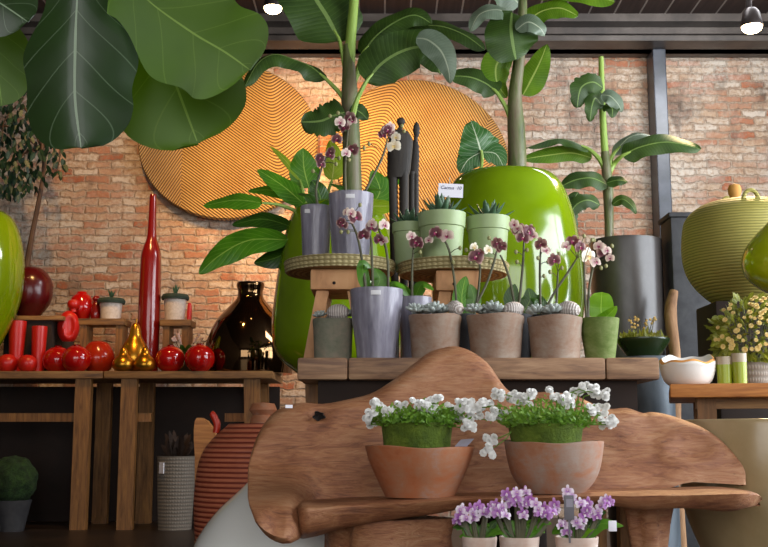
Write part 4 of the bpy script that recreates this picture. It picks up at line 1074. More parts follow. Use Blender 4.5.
# ------------------------------------------------------------------ big planters and banana plants
def plinth(cx, D, r, z, label, m='darkwood'):
    c = Vector((P(cx, 400, D).x, D, 0)); rr = r * S(D)
    t = MB().lathe(c, [(.0005, 0), (rr, 0), (rr, .04), (rr * .94, .05), (rr * .94, z - .05), (rr, z - .04), (rr, z), (.0005, z)], 36).build('plinth', m, None, c)
    tag(t, label, 'plinth', 'round dark plinths')
def planter(name, label, cx, D, rows, zb, m, th=.02, gname='planter'):
    c, pr = prof_px(cx, D, rows, zb); pr2 = smoothp(pr, 6)
    t = empty(name, c, label, 'potted plant')
    MB().lathe(c, pot_profile(pr2, th, .3), 72).build(gname, m, t)
    h = pr2[-1][1]
    MB().lathe(c, [(.001, h - .07), (pr2[-1][0] - th - .002, h - .06), (.001, h - .05)], 36).build('soil', 'soil', t)
    return t, c, h
def lf(t, pts, D, hw, n, m, kind='banana', fold=.15, wave=.08, rag=0, seed=0, asym=1, pet=None, nv=28):
    mb = MB(); q = px([(a, b_, D + (x_[0] if x_ else 0)) for a, b_, *x_ in pts])
    leaf(mb, q, hw * S(D), n, kind, fold, wave, rag, nv, 12, seed, 0, 0, asym)
    o = mb.build('leaf', m, t)
    if pet:
        MB().tube(px([(a, b_, D + (x_[0] if x_ else 0)) for a, b_, *x_ in pet] + [tuple(list(pts[0][:2]) + [D + (pts[0][2] if len(pts[0]) > 2 else 0)])]) + [q[0].lerp(q[1], .5)], [3.6 * S(D)] + [2.6 * S(D)] * (len(pet) - 1) + [2 * S(D), 1 * S(D)], 8).build('petiole', 'bananaspear', o)
    return o
B1 = 4.75
plinth(338, B1, 29, P(338, 385, B1).z, 'round dark plinth under the left lime planter')
t1, c1p, h1 = planter('potted_banana_plant', 'banana plant in the lime green planter behind the left seagrass tray', 338, B1, [(206, 34), (208, 39), (214, 46), (235, 53), (260, 58), (285, 62), (325, 66), (348, 63.5), (362, 55), (373, 41), (380, 32), (385, 29)], P(338, 385, B1).z, 'lime')
Z1 = c1p.z + h1
MB().tube(px([(352, 215), (352, 170), (351, 130), (350, 100), (349, 72), (348, 45)], B1), [11 * S(B1), 9.5 * S(B1), 9 * S(B1), 9 * S(B1), 7 * S(B1), 5 * S(B1)], 16).build('pseudostem', 'bananastem', t1)
MB().tube(px([(349, 72), (351, 35), (354, 0), (356, -60)], B1), [6 * S(B1), 5.5 * S(B1), 5 * S(B1), 3 * S(B1)], 12).build('leaf_spear', 'bananaspear', t1)
FN = (0, -1, .25)
lf(t1, [(340, 42), (328, 18), (312, -8), (292, -50), (280, -90)], B1, 38, (.3, -1, .1), 'banana', 'banana', .12, .08, 0, 1, 1, [(352, 100), (345, 68)])
lf(t1, [(327, 80, 0), (312, 67, 0), (296, 60, -.02), (275, 54, -.06), (258, 63, -.1), (245, 86, -.12)], B1, 15, (0, -.75, .8), 'banana', 'banana', .5, .12, .15, 2, 1, [(350, 112), (342, 96)])
lf(t1, [(362, 55), (375, 37), (395, 22), (415, 15), (432, 24)], B1 + .1, 15, (0, -1, .5), 'banana', 'banana', .2, .1, 0, 3, 1, [(352, 95), (356, 75)])
lf(t1, [(366, 82), (380, 65), (398, 53), (418, 47), (432, 52), (440, 74)], B1 - .1, 25, (.1, -1, .2), 'banana', 'banana', .1, .12, 0, 4, 1, [(352, 118), (357, 100)])
lf(t1, [(416, 38, -.14), (428, 40, -.16), (441, 51, -.18), (448, 68, -.18), (450, 84, -.16)], B1, 14, (-.3, -1, .1), 'bananag', 'ovate', .15, .05, 0, 5)
lf(t1, [(385, 40), (410, 27), (440, 26), (465, 35), (485, 50)], B1 + .2, 15, (0, -.9, .7), 'banana', 'banana', .25, .1, 0, 6, 1, [(352, 85), (365, 60)])
lf(t1, [(345, 112), (333, 116), (320, 121), (301, 122)], B1 - .1, 20, (0, -1, .2), 'banana', 'banana', .1, .12, .22, 7)
lf(t1, [(350, 108), (360, 112), (368, 120)], B1 - .08, 9, (0, -1, .2), 'banana', 'ovate', .1, .1, 0, 8)
# broad-leaved plant in the same planter
tp = empty('broadleaf_plant', (c1p.x - .1, B1 - .02, Z1 - .06), 'broad-leaved green plant spilling over the left side of the left lime planter', 'plant')
base = (310, 212)
for i, (pts, hw, m, n, dd) in enumerate((
    ([(262, 203), (235, 200), (203, 206)], 13, 'philo', (0, -1, .8), -.08), ([(288, 196), (270, 190), (248, 191)], 8, 'philo', (0, -1, .6), .05),
    ([(304, 204), (283, 186), (257, 169)], 12, 'philo', (.3, -1, .3), 0), ([(309, 188), (304, 168), (303, 148)], 16, 'philo', (.1, -1, .1), .05),
    ([(290, 226), (262, 219), (232, 225)], 12, 'philod', (0, -1, .7), 0), ([(288, 240), (250, 240), (220, 255), (199, 274)], 17, 'philo', (.2, -1, .5), -.12),
    ([(290, 250), (275, 258), (254, 263)], 12, 'philod', (0, -1, .3), -.05), ([(300, 180), (285, 160), (270, 146)], 4, 'philoy', (.3, -1, .2), .05),
    ([(332, 180), (334, 160), (330, 140)], 11, 'philoy', (0, -1, .1), .12), ([(372, 205), (380, 190), (372, 170)], 14, 'philo', (0, -1, .2), .02),
    ([(378, 190), (392, 180), (410, 170)], 9, 'philo', (0, -1, .5), .05), ([(365, 205), (372, 206), (398, 206)], 14, 'philoy', (0, -1, .6), -.18),
    ([(322, 205), (318, 190), (312, 180)], 10, 'philod', (.2, -1, .2), -.08), ([(280, 232), (268, 238), (256, 243)], 9, 'philod', (0, -1, .2), .05),
    ([(340, 206), (360, 196), (384, 186)], 8, 'philod', (0, -1, .7), .08))):
    o = lf(tp, pts, B1 + dd, hw, n, m, 'ovate', .14, .05, 0, 40 + i)
    b0 = P(base[0] + R.uniform(-8, 40 if pts[0][0] > 320 else 8), 210, B1); b0.z = Z1 - .06
    MB().tube([b0, b0.lerp(P(pts[0][0], pts[0][1] - 6, B1 + dd), .6), P(pts[0][0], pts[0][1], B1 + dd)], [.01, .008, .005], 7).build('stalk', 'bananaspear', o)

B2 = 4.85
plinth(507, B2, 38, P(507, 401, B2).z, 'round dark plinth under the right lime planter')
t2, c2p, h2 = planter('potted_banana_plant', 'banana plant in the lime green planter behind the right seagrass tray', 507, B2, [(176, 41), (178, 48), (186, 55.5), (200, 62), (216, 67), (232, 70), (265, 75), (300, 76), (340, 70), (370, 56), (392, 42), (401, 38)], P(507, 401, B2).z, 'lime')
Z2 = c2p.z + h2
MB().tube(px([(517, 180), (517, 150), (516, 125), (515, 95), (519, 60), (522, 20), (524, -40)], B2), [10 * S(B2), 9.5 * S(B2), 9 * S(B2), 7 * S(B2), 6 * S(B2), 5 * S(B2), 4 * S(B2)], 16).build('pseudostem', 'bananastem', t2)
lf(t2, [(512, 12, -.15), (511, 28, -.2), (513, 45, -.2), (516, 60, -.16)], B2, 27, (0, -1, .1), 'banana', 'round', .12, .1, 0, 11)
lf(t2, [(514, 22, -.12), (500, 10, -.16), (480, 14, -.18), (470, 32, -.16)], B2, 13, (0, -.9, .6), 'bananag', 'ovate', .2, .08, 0, 12)
lf(t2, [(516, 30, -.22), (528, 22, -.24), (540, 28, -.24), (545, 36, -.22)], B2, 11, (0, -1, .3), 'bananag', 'ovate', .15, .08, 0, 13)
lf(t2, [(510, 52, .05), (497, 64, .03), (497, 82, .02), (507, 98, .02)], B2, 16, (.3, -1, .1), 'bananal', 'ovate', .12, .06, 0, 14)
lf(t2, [(523, 95, .05), (530, 82, .05), (540, 62, .05), (547, 44, .05)], B2, 15, (-.2, -1, .1), 'bananal', 'ovate', .12, .06, 0, 15)
lf(t2, [(497, 93, 0), (487, 84, 0), (470, 77, -.02), (450, 76, -.04)], B2, 14, (0, -1, .35), 'banana', 'banana', .15, .08, 0, 16, 1, [(515, 138), (508, 112)])
lf(t2, [(525, 25, .1), (540, 12, .08), (560, 8, .06), (578, 16, .05)], B2, 13, (0, -1, .4), 'bananal', 'banana', .15, .08, 0, 17)
lf(t2, [(530, -8, .1), (560, -12, .08), (590, -6, .06), (615, 2, .05)], B2, 15, (0, -1, .5), 'bananal', 'banana', .2, .08, 0, 18)
lf(t2, [(520, 5, .1), (505, -10, .05), (488, -18, 0), (468, -12, 0)], B2, 20, (0, -1, .3), 'bananag', 'banana', .2, .08, 0, 19)
ta = empty('alocasia', (P(478, 175, B2 - .05).x, B2 - .05, Z2 - .06), 'heart-shaped variegated leaf standing up from the right lime planter', 'plant')
o = lf(ta, [(481, 152, -.1), (477, 138, -.12), (471, 121, -.1)], B2, 27, (.15, -1, .1), 'aloca', 'heart', .12, .06, 0, 20)
MB().tube([Vector((P(478, 175, B2 - .05).x, B2 - .05, Z2 - .06)), P(482, 160, B2 - .1), P(481, 150, B2 - .11)], [.01, .008, .006], 8).build('stalk', 'bananaspear', o)
o = lf(ta, [(481, 152, -.1), (468, 160, -.1), (460, 173, -.1)], B2, 12, (0, -1, .1), 'aloca', 'ovate', .1, .04, 0, 21)
o = lf(ta, [(483, 152, -.1), (496, 154, -.1), (504, 168, -.1)], B2, 12, (0, -1, .1), 'aloca', 'ovate', .1, .04, 0, 22)

B3 = 5.35
t3, c3p, h3 = planter('potted_banana_plant', 'young banana plant in the tall graphite grey planter by the brick wall', 630, B3, [(244, 34.5), (246, 35.5), (300, 35.5), (345, 34.5), (420, 31), (500, 27), (552, 25)], 0, 'greyplanter')
MB().tube(px([(609, 262), (609, 225), (608, 190), (606, 165), (605, 152)], B3), [4.8 * S(B3), 4.6 * S(B3), 5.5 * S(B3), 5 * S(B3), 4.2 * S(B3)], 14).build('pseudostem', 'bananastem', t3)
MB().tube(px([(605.5, 158), (604, 140), (602, 100), (601, 57)], B3), [4 * S(B3), 3.7 * S(B3), 3.3 * S(B3), 2.6 * S(B3)], 14).build('leaf_spear', 'bananaspear', t3)
lf(t3, [(603, 88, -.05), (593, 82, -.08), (581, 88, -.1), (577, 108, -.1)], B3, 12, (.2, -1, .2), 'banana', 'banana', .15, .1, .2, 31)
lf(t3, [(603, 108, -.05), (596, 98, -.08), (592, 106, -.1), (590, 122, -.1)], B3, 12, (.2, -1, .2), 'banana', 'ovate', .15, .1, .2, 32)
lf(t3, [(601, 95, -.1), (610, 96, -.12), (618, 104, -.12), (622, 112, -.12)], B3, 9, (0, -1, .3), 'bananag', 'ovate', .15, .08, 0, 33)
lf(t3, [(604, 105, -.08), (612, 108, -.12), (612, 118, -.12)], B3, 9, (0, -1, .1), 'banana', 'ovate', .1, .1, .2, 34)
lf(t3, [(590, 150, 0), (572, 141, 0), (553, 139, 0), (526, 148, -.05)], B3, 8, (0, -.5, 1), 'banana', 'banana', .6, .12, 0, 35, 1, [(606, 172), (600, 160)])
lf(t3, [(592, 158, .05), (572, 153, .05), (550, 155, .05), (524, 159, .05)], B3, 9, (0, -1, .15), 'bananal', 'banana', .1, .06, 0, 36)
lf(t3, [(613, 155, 0), (628, 138, 0), (645, 134, 0), (660, 140, .02)], B3, 8, (0, -.7, .8), 'bananag', 'banana', .3, .1, 0, 37, 1, [(606, 175), (609, 165)])
lf(t3, [(622, 156, -.05), (640, 147, -.08), (668, 142, -.1), (701, 149, -.1)], B3, 12, (0, -1, .4), 'banana', 'banana', .25, .1, 0, 38, 1, [(607, 176), (614, 164)])
lf(t3, [(608, 185, -.05), (592, 178, -.1), (575, 180, -.1), (562, 186, -.1)], B3, 10, (0, -1, .4), 'banana', 'banana', .2, .1, 0, 39)
lf(t3, [(606, 183, -.08), (618, 180, -.1), (628, 182, -.1)], B3, 7, (0, -1, .5), 'banana', 'ovate', .2, .08, 0, 40)
lf(t3, [(600, 205, -.1), (588, 200, -.15), (576, 205, -.15), (568, 218, -.15)], B3, 9, (0, -1, .2), 'banana', 'banana', .2, .1, .2, 41)
lf(t3, [(612, 205, -.05), (622, 199, -.08), (632, 206, -.1), (636, 214, -.1)], B3, 6, (0, -1, .3), 'banana', 'ovate', .2, .08, 0, 42)
lf(t3, [(578, 192, -.1), (572, 206, -.12), (572, 224, -.12), (576, 236, -.12)], B3, 8, (.2, -1, .1), 'banana', 'banana', .2, .1, .2, 43)

# ------------------------------------------------------------------ fig tree in the near left foreground
ft = empty('fiddle_leaf_fig', (P(-120, 500, 1.32).x, 1.32, 0), 'fiddle-leaf fig with large broad leaves hanging into the top left corner', 'plant')
fx = ft.location.x
MB().tube([(fx, 1.32, 0), (fx + .01, 1.32, .5), (fx, 1.33, .95), (fx + .06, 1.32, 1.17), tuple(P(60, -60, 1.3))], [.02, .018, .016, .012, .008], 10).build('trunk', 'trunk', ft)
def fig(pts, D, hw, n, m, seed, fold=.12, wave=.05, asym=1):
    o = lf(ft, pts, D, hw, n, m, 'fiddle', fold, wave, 0, seed, asym, None, 36)
    a = P(pts[0][0], pts[0][1], D)
    MB().tube([P(60, -60, 1.3), a.lerp(P(60, -60, 1.3), .4) + Vector((0, 0, .01)), a], .003, 6, 0, 3).build('petiole', 'bananaspear', o)
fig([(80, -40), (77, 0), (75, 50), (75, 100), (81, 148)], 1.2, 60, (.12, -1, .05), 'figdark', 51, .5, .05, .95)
fig([(132, -20), (150, 2), (193, 33), (225, 52), (250, 70)], 1.22, 62, (-.1, -1, .25), 'fig', 52, .1, .04)
fig([(142, -10), (158, 35), (175, 82), (198, 144)], 1.29, 73, (.1, -1, .1), 'fig', 53, .1, .05)
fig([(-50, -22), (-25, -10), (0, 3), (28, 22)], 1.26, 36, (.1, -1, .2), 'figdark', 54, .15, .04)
fig([(-8, -10), (-4, 30), (-2, 70), (2, 106)], 1.34, 32, (.1, -1, .1), 'fig', 55, .1, .05)

# ------------------------------------------------------------------ right side
# zinc pedestal with the green bowl
D = 4.3; zz = P(650, 357.5, D).z
c = Vector((P(648, 400, D).x, D, 0)); r = 27 * S(D)
o = MB().lathe(c, [(.0005, 0), (r * .98, 0), (r, .03), (r * .96, .045), (r * .96, zz - .04), (r, zz - .02), (r, zz), (.0005, zz)], 40).build('zinc_pedestal', 'zinc', None, c)
tag(o, 'mottled grey zinc drum under the dark green bowl', 'pedestal')
c, pr = prof_px(643, D, [(339, 26.5), (342, 26), (350, 21), (357, 15)], zz)
t = empty('green_bowl', c, 'shallow dark green bowl planted with pale sprigs beside the graphite planter', 'bowl')
MB().lathe(c, pot_profile(smoothp(pr, 3), .008, .6), 44).build('bowl', 'greenbowl', t)
h = pr[-1][1]
mb = MB()
for k in range(160):
    a = R.random() * 6.28; rd = R.random() ** .5 * .085; q = c + Vector((math.cos(a) * rd, math.sin(a) * rd, h - .012))
    e = Vector((R.uniform(-1, 1), R.uniform(-1, .4), R.uniform(.3, 1.5))).normalized() * R.uniform(.02, .06)
    leaf(mb, [q, q + e * .5, q + e], .006, (0, -1, .5), 'lance', .1, 0, 0, 4, 2, k)
mb.build('foliage', 'greensy', t)
mb = MB()
for k in range(9):
    q = c + Vector((R.uniform(-.05, .05), R.uniform(-.03, .03), h - .01)); e = Vector((R.uniform(-.3, .4), 0, 1)) * R.uniform(.06, .11)
    mb.tube([q, q + e * .5 + Vector((.006, 0, 0)), q + e], .0018, 5, 0, 2)
    for _ in range(3): mb.ball(q + e * R.uniform(.7, 1) + Vector((R.uniform(-.01, .01), 0, 0)), .0055, 6, 1)
mb.build('sprigs', ['stem', 'creamflower'], t)
# tall dark planter and driftwood strip
D = 5.2; A, B = P(674, 300, D).x, P(716, 300, D).x; zt = P(690, 217, D).z
t = empty('tall_planter', ((A + B) / 2, D + .15, 0), 'tall square dark stone planter standing behind the wicker bottle', 'planter')
mb = MB(); w = B - A
mb.box(((A + B) / 2, D + w / 2, zt / 2), (w, w, zt), 0, .01); mb.build('body', 'darkplanter', t)
MB().box(((A + B) / 2, D + w / 2, zt + .012), (w + .02, w + .02, .024), 0, .006).build('rim', 'darkplanter', t)
D = 5.05; q = P(671, 330, D); 
o = MB().tube([(P(671, 300, D).x, D, 0), (P(669, 300, D).x, D + .02, .5), (P(672.5, 300, D).x, D - .01, .9), tuple(P(670.5, 315, D)), tuple(P(674, 291, D + .02))], [.028, .034, .024, .03, .02], 12).build('driftwood', 'bark', None, (q.x, D, 0))
tag(o, 'pale upright piece of driftwood between the graphite planter and the tall dark planter', 'driftwood')
# right side table
RD = 3.5; RZ = P(700, 384, RD).z
X0, X1 = P(670, 390, RD).x, P(860, 390, RD).x
tb = empty('side_table', (X0, RD, 0), 'amber plank side table cut by the right edge of the photo', 'table')
tk = 13.5 * S(RD)
MB().box(((X0 + X1) / 2, RD + .29, RZ - tk / 2), (X1 - X0, .58, tk), 0, .006).build('tabletop', 'tabwoodr', tb)
MB().box(((X0 + X1) / 2 + .03, RD + .1, RZ - tk - .017), (X1 - X0 - .1, .04, .034)).build('apron', 'oldwood', tb)
for x in (X0 + .115, X1 - .1):
    for y in (RD + .1, RD + .5): MB().box((x, y, (RZ - tk) / 2), (.06, .06, RZ - tk)).build('leg', 'oldwoodz', tb)
tb.rotation_euler = (0, 0, -.25)        # stands at an angle, its right end nearer
def onr(x, D): return Vector((P(x, 380, D).x, D, RZ))
# shell-rimmed white bowl
c = onr(688, RD + .11); s = S(RD + .11); h = 27 * s
def rimfn(r, z, a):
    if z > h * .7: z = z + s * (min(1, (z / h - .7) / .15)) * (4.2 * math.sin(a + .3) + 1.6 * math.sin(3 * a + 1.0) + .9 * math.sin(7 * a)) 
    return r, z
prw = smoothp([(18 * s, 0), (22.5 * s, 4 * s), (25.5 * s, 11 * s), (27 * s, 20 * s), (27 * s, h - 2.4 * s)], 4)
mb = MB().lathe(c, [(.0005, 0)] + prw + [(26.9 * s, h - 2.2 * s), (24.8 * s, h), (24.4 * s, h), (24 * s, h - .012), (22 * s, 13 * s), (14 * s, 4 * s), (.0005, 4 * s)], 64, 0, rimfn)
nr = len(prw) + 1
for i in range(len(mb.f) - 2):
    if nr <= i // 64 <= nr + 1: mb.m[i] = 1
tag(mb.build('white_bowl', ['white', 'rawrim'], None, c), 'white ceramic bowl with a broken wavy rim on the corner of the side table', 'bowl')
def candle(x, D, r, hh, label):
    c = onr(x, D); s = S(D); r *= s; h = hh * s
    t = empty('tealight_glass', c, label, 'candle holder', 'lime tealight glasses')
    MB().lathe(c, [(.0005, 0), (r * .9, 0), (r * .97, h * .72), (.0005, h * .72)], 28).build('lime_body', 'limewax', t)
    MB().lathe(c, [(r * .97, h * .72), (r, h), (r * .9, h), (r * .87, h * .722)], 28).build('frosted_band', 'frost', t)
candle(725, RD + .08, 8, 28, 'lime green tealight glass next to the white broken-rimmed bowl')
candle(740, RD + .06, 7.4, 31, 'lime green tealight glass, slightly taller, in front of the flowering shrub')
# cream flowering shrub in a basket pot
c = onr(752, RD + .26); s = S(RD + .26)
t = empty('flowering_shrub', c, 'bushy plant with cream yellow flowers in a straw basket pot on the side table', 'potted plant')
MB().lathe(c, pot_profile([(15 * s, 0), (18 * s, 10 * s), (19 * s, 24 * s)], .006, .5), 36).build('basket_pot', 'basket', t)
mb = MB(); mf = []
cc = Vector((P(752, 332, RD + .26).x, RD + .26, P(752, 334, RD + .26).z))
for k in range(620):
    v = Vector((R.gauss(0, 1), R.gauss(0, 1), R.gauss(0, 1))).normalized(); rr_ = R.uniform(.6, 1)
    q = cc + Vector((v.x * 38 * s, v.y * .12, v.z * 36 * s)) * rr_
    if q.z < RZ + .03: continue
    e = (v + Vector((R.uniform(-.5, .5), -.3, R.uniform(-.4, .6)))).normalized() * R.uniform(.025, .045)
    leaf(mb, [q, q + e * .5, q + e + Vector((0, 0, -.004))], .0085, (R.uniform(-.6, .6), -1, R.uniform(0, 1)), 'ovate', .12, 0, 0, 5, 4, k)
st = MB()
for k in range(26):
    v = Vector((R.uniform(-1, 1), R.uniform(-.6, .6), R.uniform(.2, 1.2))).normalized(); st.tube([c + Vector((0, 0, 20 * s)), c + Vector((v.x * .05, v.y * .04, 36 * s)), cc + Vector((v.x * 36 * s, v.y * .1, v.z * 34 * s))], .002, 5, 0, 3)
mb.build('foliage', 'greensy', t)['kind'] = 'stuff'
st.build('stems', 'stem', t)
for k in range(98):
    a = R.uniform(0, 2 * pi); v = Vector((math.cos(a), 0, math.sin(a))) * R.random() ** .45
    if v.z < -.55: continue
    q = cc + Vector((v.x * 40 * s, -.13 * math.sqrt(max(0, 1 - v.length ** 2)) - .02, v.z * 37 * s))
    m2 = MB(); bloom(m2, q, R.uniform(.0065, .011), (v.x, -1, v.z + .4), k); m2.build('flower', 'creamflower', t)
# wicker bottle on its plinth
D = 4.4; zb = P(742, 305, D).z
c = Vector((P(744, 400, D).x, D, 0)); r = 34 * S(D)
tag(MB().box((c.x, D, zb / 2), (2 * r, 2 * r, zb), 0, .01).build('crate_tower', 'darkwood', None, c), 'dark wooden pillar under the wicker bottle', 'plinth')
c, pr = prof_px(744, D, [(200, 14), (202, 26), (205, 38), (209, 46), (215, 53), (225, 58.5), (250, 61), (270, 58.5), (285, 51), (297, 40), (304, 30)], zb)
t = empty('wicker_bottle', c, 'large round bottle cased in yellow-green wicker with ring handles', 'basket')
MB().lathe(c, [(.0005, 0)] + smoothp(pr, 5) + [(.0005, pr[-1][1] + .002)], 64).build('wicker_casing', 'wicker', t)
zt = zb + pr[-1][1]; qx = P(735, 199, D).x
MB().lathe((qx, D, zt - .02), [(.02, 0), (.02, .035), (.026, .045), (.028, .065), (.022, .083), (.001, .09)], 24).build('stopper', 'cork', t)
for dx, dyy in ((751, -.17), (728, .15)):
    q = P(dx, 201 if dyy < 0 else 208, D + dyy)
    ar = [q + Vector((math.cos(k * pi / 10) * 7.5 * S(D), 0, math.sin(k * pi / 10) * 11 * S(D))) for k in range(11)]
    ar = [ar[0] + Vector((0, 0, -.06))] + ar + [ar[-1] + Vector((0, 0, -.06))]
    MB().tube(ar, .0085, 8, 0, 2).build('handle', 'wicker', t)
# yellow-lime vase at the right edge
D = 3.88; zb = P(792, 298, D).z; c = Vector((P(795, 400, D).x, D, RZ)); r = 12 * S(D)
tag(MB().box((c.x, D, (zb + RZ) / 2), (2 * r, 2 * r, zb - RZ), 0, .006).build('plinth', 'darkwood', None, c), 'slim dark plinth under the yellow-lime vase at the right edge', 'plinth')
vessel('drop_vase', 792, D, [(214, 14), (217, 17), (225, 25), (236, 36), (248, 45), (262, 49), (276, 45), (288, 32), (294, 20), (298, 12)], 'limey', 'yellow-lime drop-shaped vase cut by the right edge of the photo', 'vase', None, zb)
# big beige pot on the floor
D = 3.14
vessel('floor_pot', 776, D, [(420, 88), (423, 90), (440, 91.5), (470, 92), (500, 90), (520, 86), (545, 77), (575, 64), (600, 54), (629, 46)], 'beige', 'big beige glazed pot on the floor at the right end of the bench', 'pot', None, 0, .02, 72, .6)

# ------------------------------------------------------------------ foreground lilac orchids on a low crate
GD = 2.3; GZ = P(520, 590, GD).z
q0, q1 = P(440, 590, GD).x, P(640, 590, GD).x
t = empty('low_crate', ((q0 + q1) / 2, GD, 0), 'low wooden crate under the lilac orchids in front of the bench', 'crate')
MB().box(((q0 + q1) / 2, GD, GZ - .012), (q1 - q0, .2, .024), 0, .004).build('top_board', 'oldwood', t)
for x in (q0 + .03, q1 - .03): MB().box((x, GD, (GZ - .024) / 2), (.03, .18, GZ - .024)).build('side_board', 'oldwood', t)
raw = [(85, 150, 'l'), (100, 185, 'l'), (118, 150, 'v'), (150, 138, 'v'), (168, 165, 'l'), (190, 150, 'v'), (212, 132, 'v'), (238, 140, 'l'), (252, 172, 'l'), (220, 165, 'v'), (255, 90, 'v'), (295, 88, 'l'), (328, 84, 'v'), (320, 130, 'l'), (318, 165, 'v'), (345, 112, 'v'), (290, 112, 'v'), (268, 128, 'l'), (368, 130, 'l'), (380, 162, 'v'), (408, 172, 'v'), (400, 145, 'v'), (440, 130, 'v'), (432, 165, 'v'), (490, 80, 'l'), (505, 100, 'l'), (540, 128, 'l'), (565, 150, 'l'), (552, 172, 'v'), (590, 168, 'l'), (565, 125, 'v'), (635, 115, 'l'), (618, 138, 'l'), (652, 122, 'v'), (475, 205, 'l'), (482, 238, 'l'), (525, 200, 'l'), (75, 180, 'v'), (135, 175, 'l')]
fl = [(440 + x / 3.84, 470 + y / 3.84, k, 5.6) for x, y, k in raw for _ in (0,)] + [(440 + (x + R.uniform(-14, 14)) / 3.84, 470 + (y + R.uniform(-6, 22)) / 3.84, 'lv'[i % 2], 4.8) for i, (x, y, k) in enumerate(raw)]
def mini(cx, rimr, x0, x1, D, m, label, seed, leaves, liner=False, tagp=None):
    sel = [f for f in fl if x0 <= f[0] < x1]
    leaves = leaves + [([(cx + a, 541), (cx + a * 1.7, 528 - abs(a) * .2), (cx + a * 2.6, 530 - (i % 3) * 5)], 4.5, (0, -.8, .6), ('orchleaf', 'philod')[i % 2], 'ovate') for i, a in enumerate((-9, -6, -3, 2, 4, 7, 10))]
    sp_ = [[(cx + (f[0] - cx) * .3, 545), (cx + (f[0] - cx) * .7, 528), (f[0], f[1] + 2)] for f in sel[::2]]
    return orchid(label, cx, D, [(536.5, rimr), (539, rimr), (545, rimr * .97), (589, rimr * .78)], GZ, m, sp_, sel, leaves, seed, .003, 4.6, 'small lilac orchids in front of the bench', 'pot', (), None, False)
n1 = (0, -.7, .8)
mini(479.5, 17.5, 440, 492, GD + .02, 'pinkpot', 'small lilac orchid in a pale clay pot, left of the three before the bench', 61, [([(476, 540), (466, 526), (452, 528)], 5, n1, 'philod', 'ovate'), ([(482, 540), (492, 528), (502, 532)], 5, n1, 'orchleaf', 'ovate'), ([(478, 540), (470, 534), (459, 537)], 5, n1, 'orchleaf', 'ovate')])
mini(519.5, 20, 492, 556, GD - .03, 'pinkpot', 'lilac orchid in a pale clay pot, middle of the three before the bench', 62, [([(516, 541), (502, 530), (488, 536)], 6, n1, 'orchleaf', 'ovate'), ([(522, 540), (534, 524), (545, 533)], 8, n1, 'philo', 'ovate'), ([(520, 540), (508, 528), (500, 526)], 5, n1, 'philod', 'ovate'), ([(526, 540), (540, 522), (552, 524)], 6, n1, 'orchleaf', 'ovate')])
tt = mini(577, 21.5, 556, 640, GD + .0, 'pinkpot', 'lilac orchid beside the slate label, right of the three pots before the bench', 63, [([(574, 541), (584, 530), (596, 526)], 7, n1, 'jade', 'ovate'), ([(580, 541), (600, 524), (624, 526)], 8, n1, 'orchleaf', 'ovate'), ([(572, 541), (560, 530), (552, 534)], 6, n1, 'orchleaf', 'ovate'), ([(586, 541), (598, 516), (606, 512)], 5, n1, 'philod', 'ovate')])
q = P(569, 507.5, GD - .05)
ptag = empty('plant_label', (q.x, q.y, P(569, 540, GD - .05).z), 'grey slate label with a pale square stuck among the lilac flowers', 'label')
MB().box(tuple(q), (9.5 * S(GD), .003, 23 * S(GD)), 0, .001).build('tag_plate', 'slate', ptag)
MB().box((q.x + .001, q.y - .002, q.z + .009), (6.2 * S(GD), .001, 7.5 * S(GD))).build('pale_square', 'greytag', ptag)
MB().box((q.x, q.y + .001, P(569, 530, GD - .05).z), (.004, .002, 24 * S(GD))).build('stake', 'slate', ptag)
q = P(612.5, 526, GD - .03)
tag(MB().box(tuple(q), (8 * S(GD), .002, 10 * S(GD)), 0, .0005, .1).build('white_tag', 'paper', None, q), 'small white paper tag on the rightmost leaf of the lilac orchids', 'label')

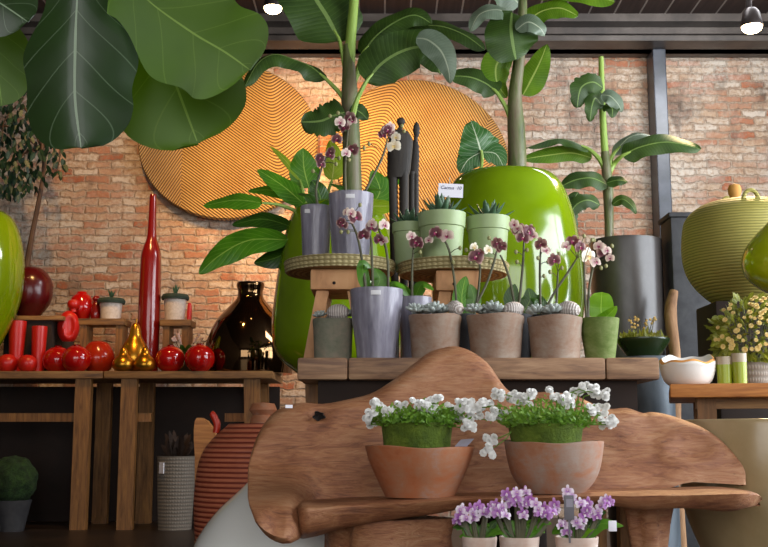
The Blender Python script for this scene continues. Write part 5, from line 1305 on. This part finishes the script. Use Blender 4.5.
# ------------------------------------------------------------------ light
def area(name, loc, target, size, power, col, sy=None):
    l = bpy.data.lights.new(name, 'AREA'); l.energy = power; l.color = col; l.shape = 'RECTANGLE'; l.size = size; l.size_y = sy or size
    o = bpy.data.objects.new(name, l); COL.objects.link(o); o.location = loc
    o.rotation_euler = (Vector(target) - Vector(loc)).to_track_quat('-Z', 'Y').to_euler(); return o
def spotl(name, loc, target, power, col, ang, blend=.6, rad=.05):
    l = bpy.data.lights.new(name, 'SPOT'); l.energy = power; l.color = col; l.spot_size = math.radians(ang); l.spot_blend = blend; l.shadow_soft_size = rad
    o = bpy.data.objects.new(name, l); COL.objects.link(o); o.location = loc
    o.rotation_euler = (Vector(target) - Vector(loc)).to_track_quat('-Z', 'Y').to_euler(); return o
area('window_daylight_side', (XR - .02, 3.2, 1.85), (0, 5.0, 1.3), 3.9, 190, (.9, .95, 1.0), 2.3)
area('added_wall_fill', (2.3, 5.9, ZC - .06), (1.9, 8, 1.9), 1.6, 70, (.93, .96, 1.0), .9)  # unseen fill lamp added to brighten the right part of the back wall
area('window_daylight_front', (0, YF + .15, 1.75), (.2, 4, 1.0), 6.4, 92, (1.0, .95, .88), 2.5)
warm = (1.0, .57, .2)
spotl('spot_disc', L1 + Vector((0, .02, -.06)), P(300, 170, 7.9), 150, warm, 75, .8)
spotl('spot_disc_right', Vector((.4, 6.4, ZC - .35)), P(400, 190, 7.9), 150, warm, 70, .8)
spotl('spot_left_wall', Vector((-1.7, 5.9, ZC - .3)), P(110, 250, 7.9), 75, warm, 75, .8)
spotl('spot_right', L2 + Vector((0, 0, -.07)), P(742, 300, 4.2), 150, (1, .68, .34), 75, .8)
spotl('spot_red_table', Vector((-1.4, 5.6, ZC - .3)), on(120, 7.0), 65, warm, 60, .8)
w = bpy.data.worlds.new('world'); bpy.context.scene.world = w; w.use_nodes = True
w.node_tree.nodes['Background'].inputs[0].default_value = (.75, .85, 1, 1); w.node_tree.nodes['Background'].inputs[1].default_value = 1.0
vs_ = bpy.context.scene.view_settings; vs_.view_transform = 'Standard'; vs_.look = 'None'; vs_.exposure = .6; vs_.gamma = 1; vs_.use_curve_mapping = False
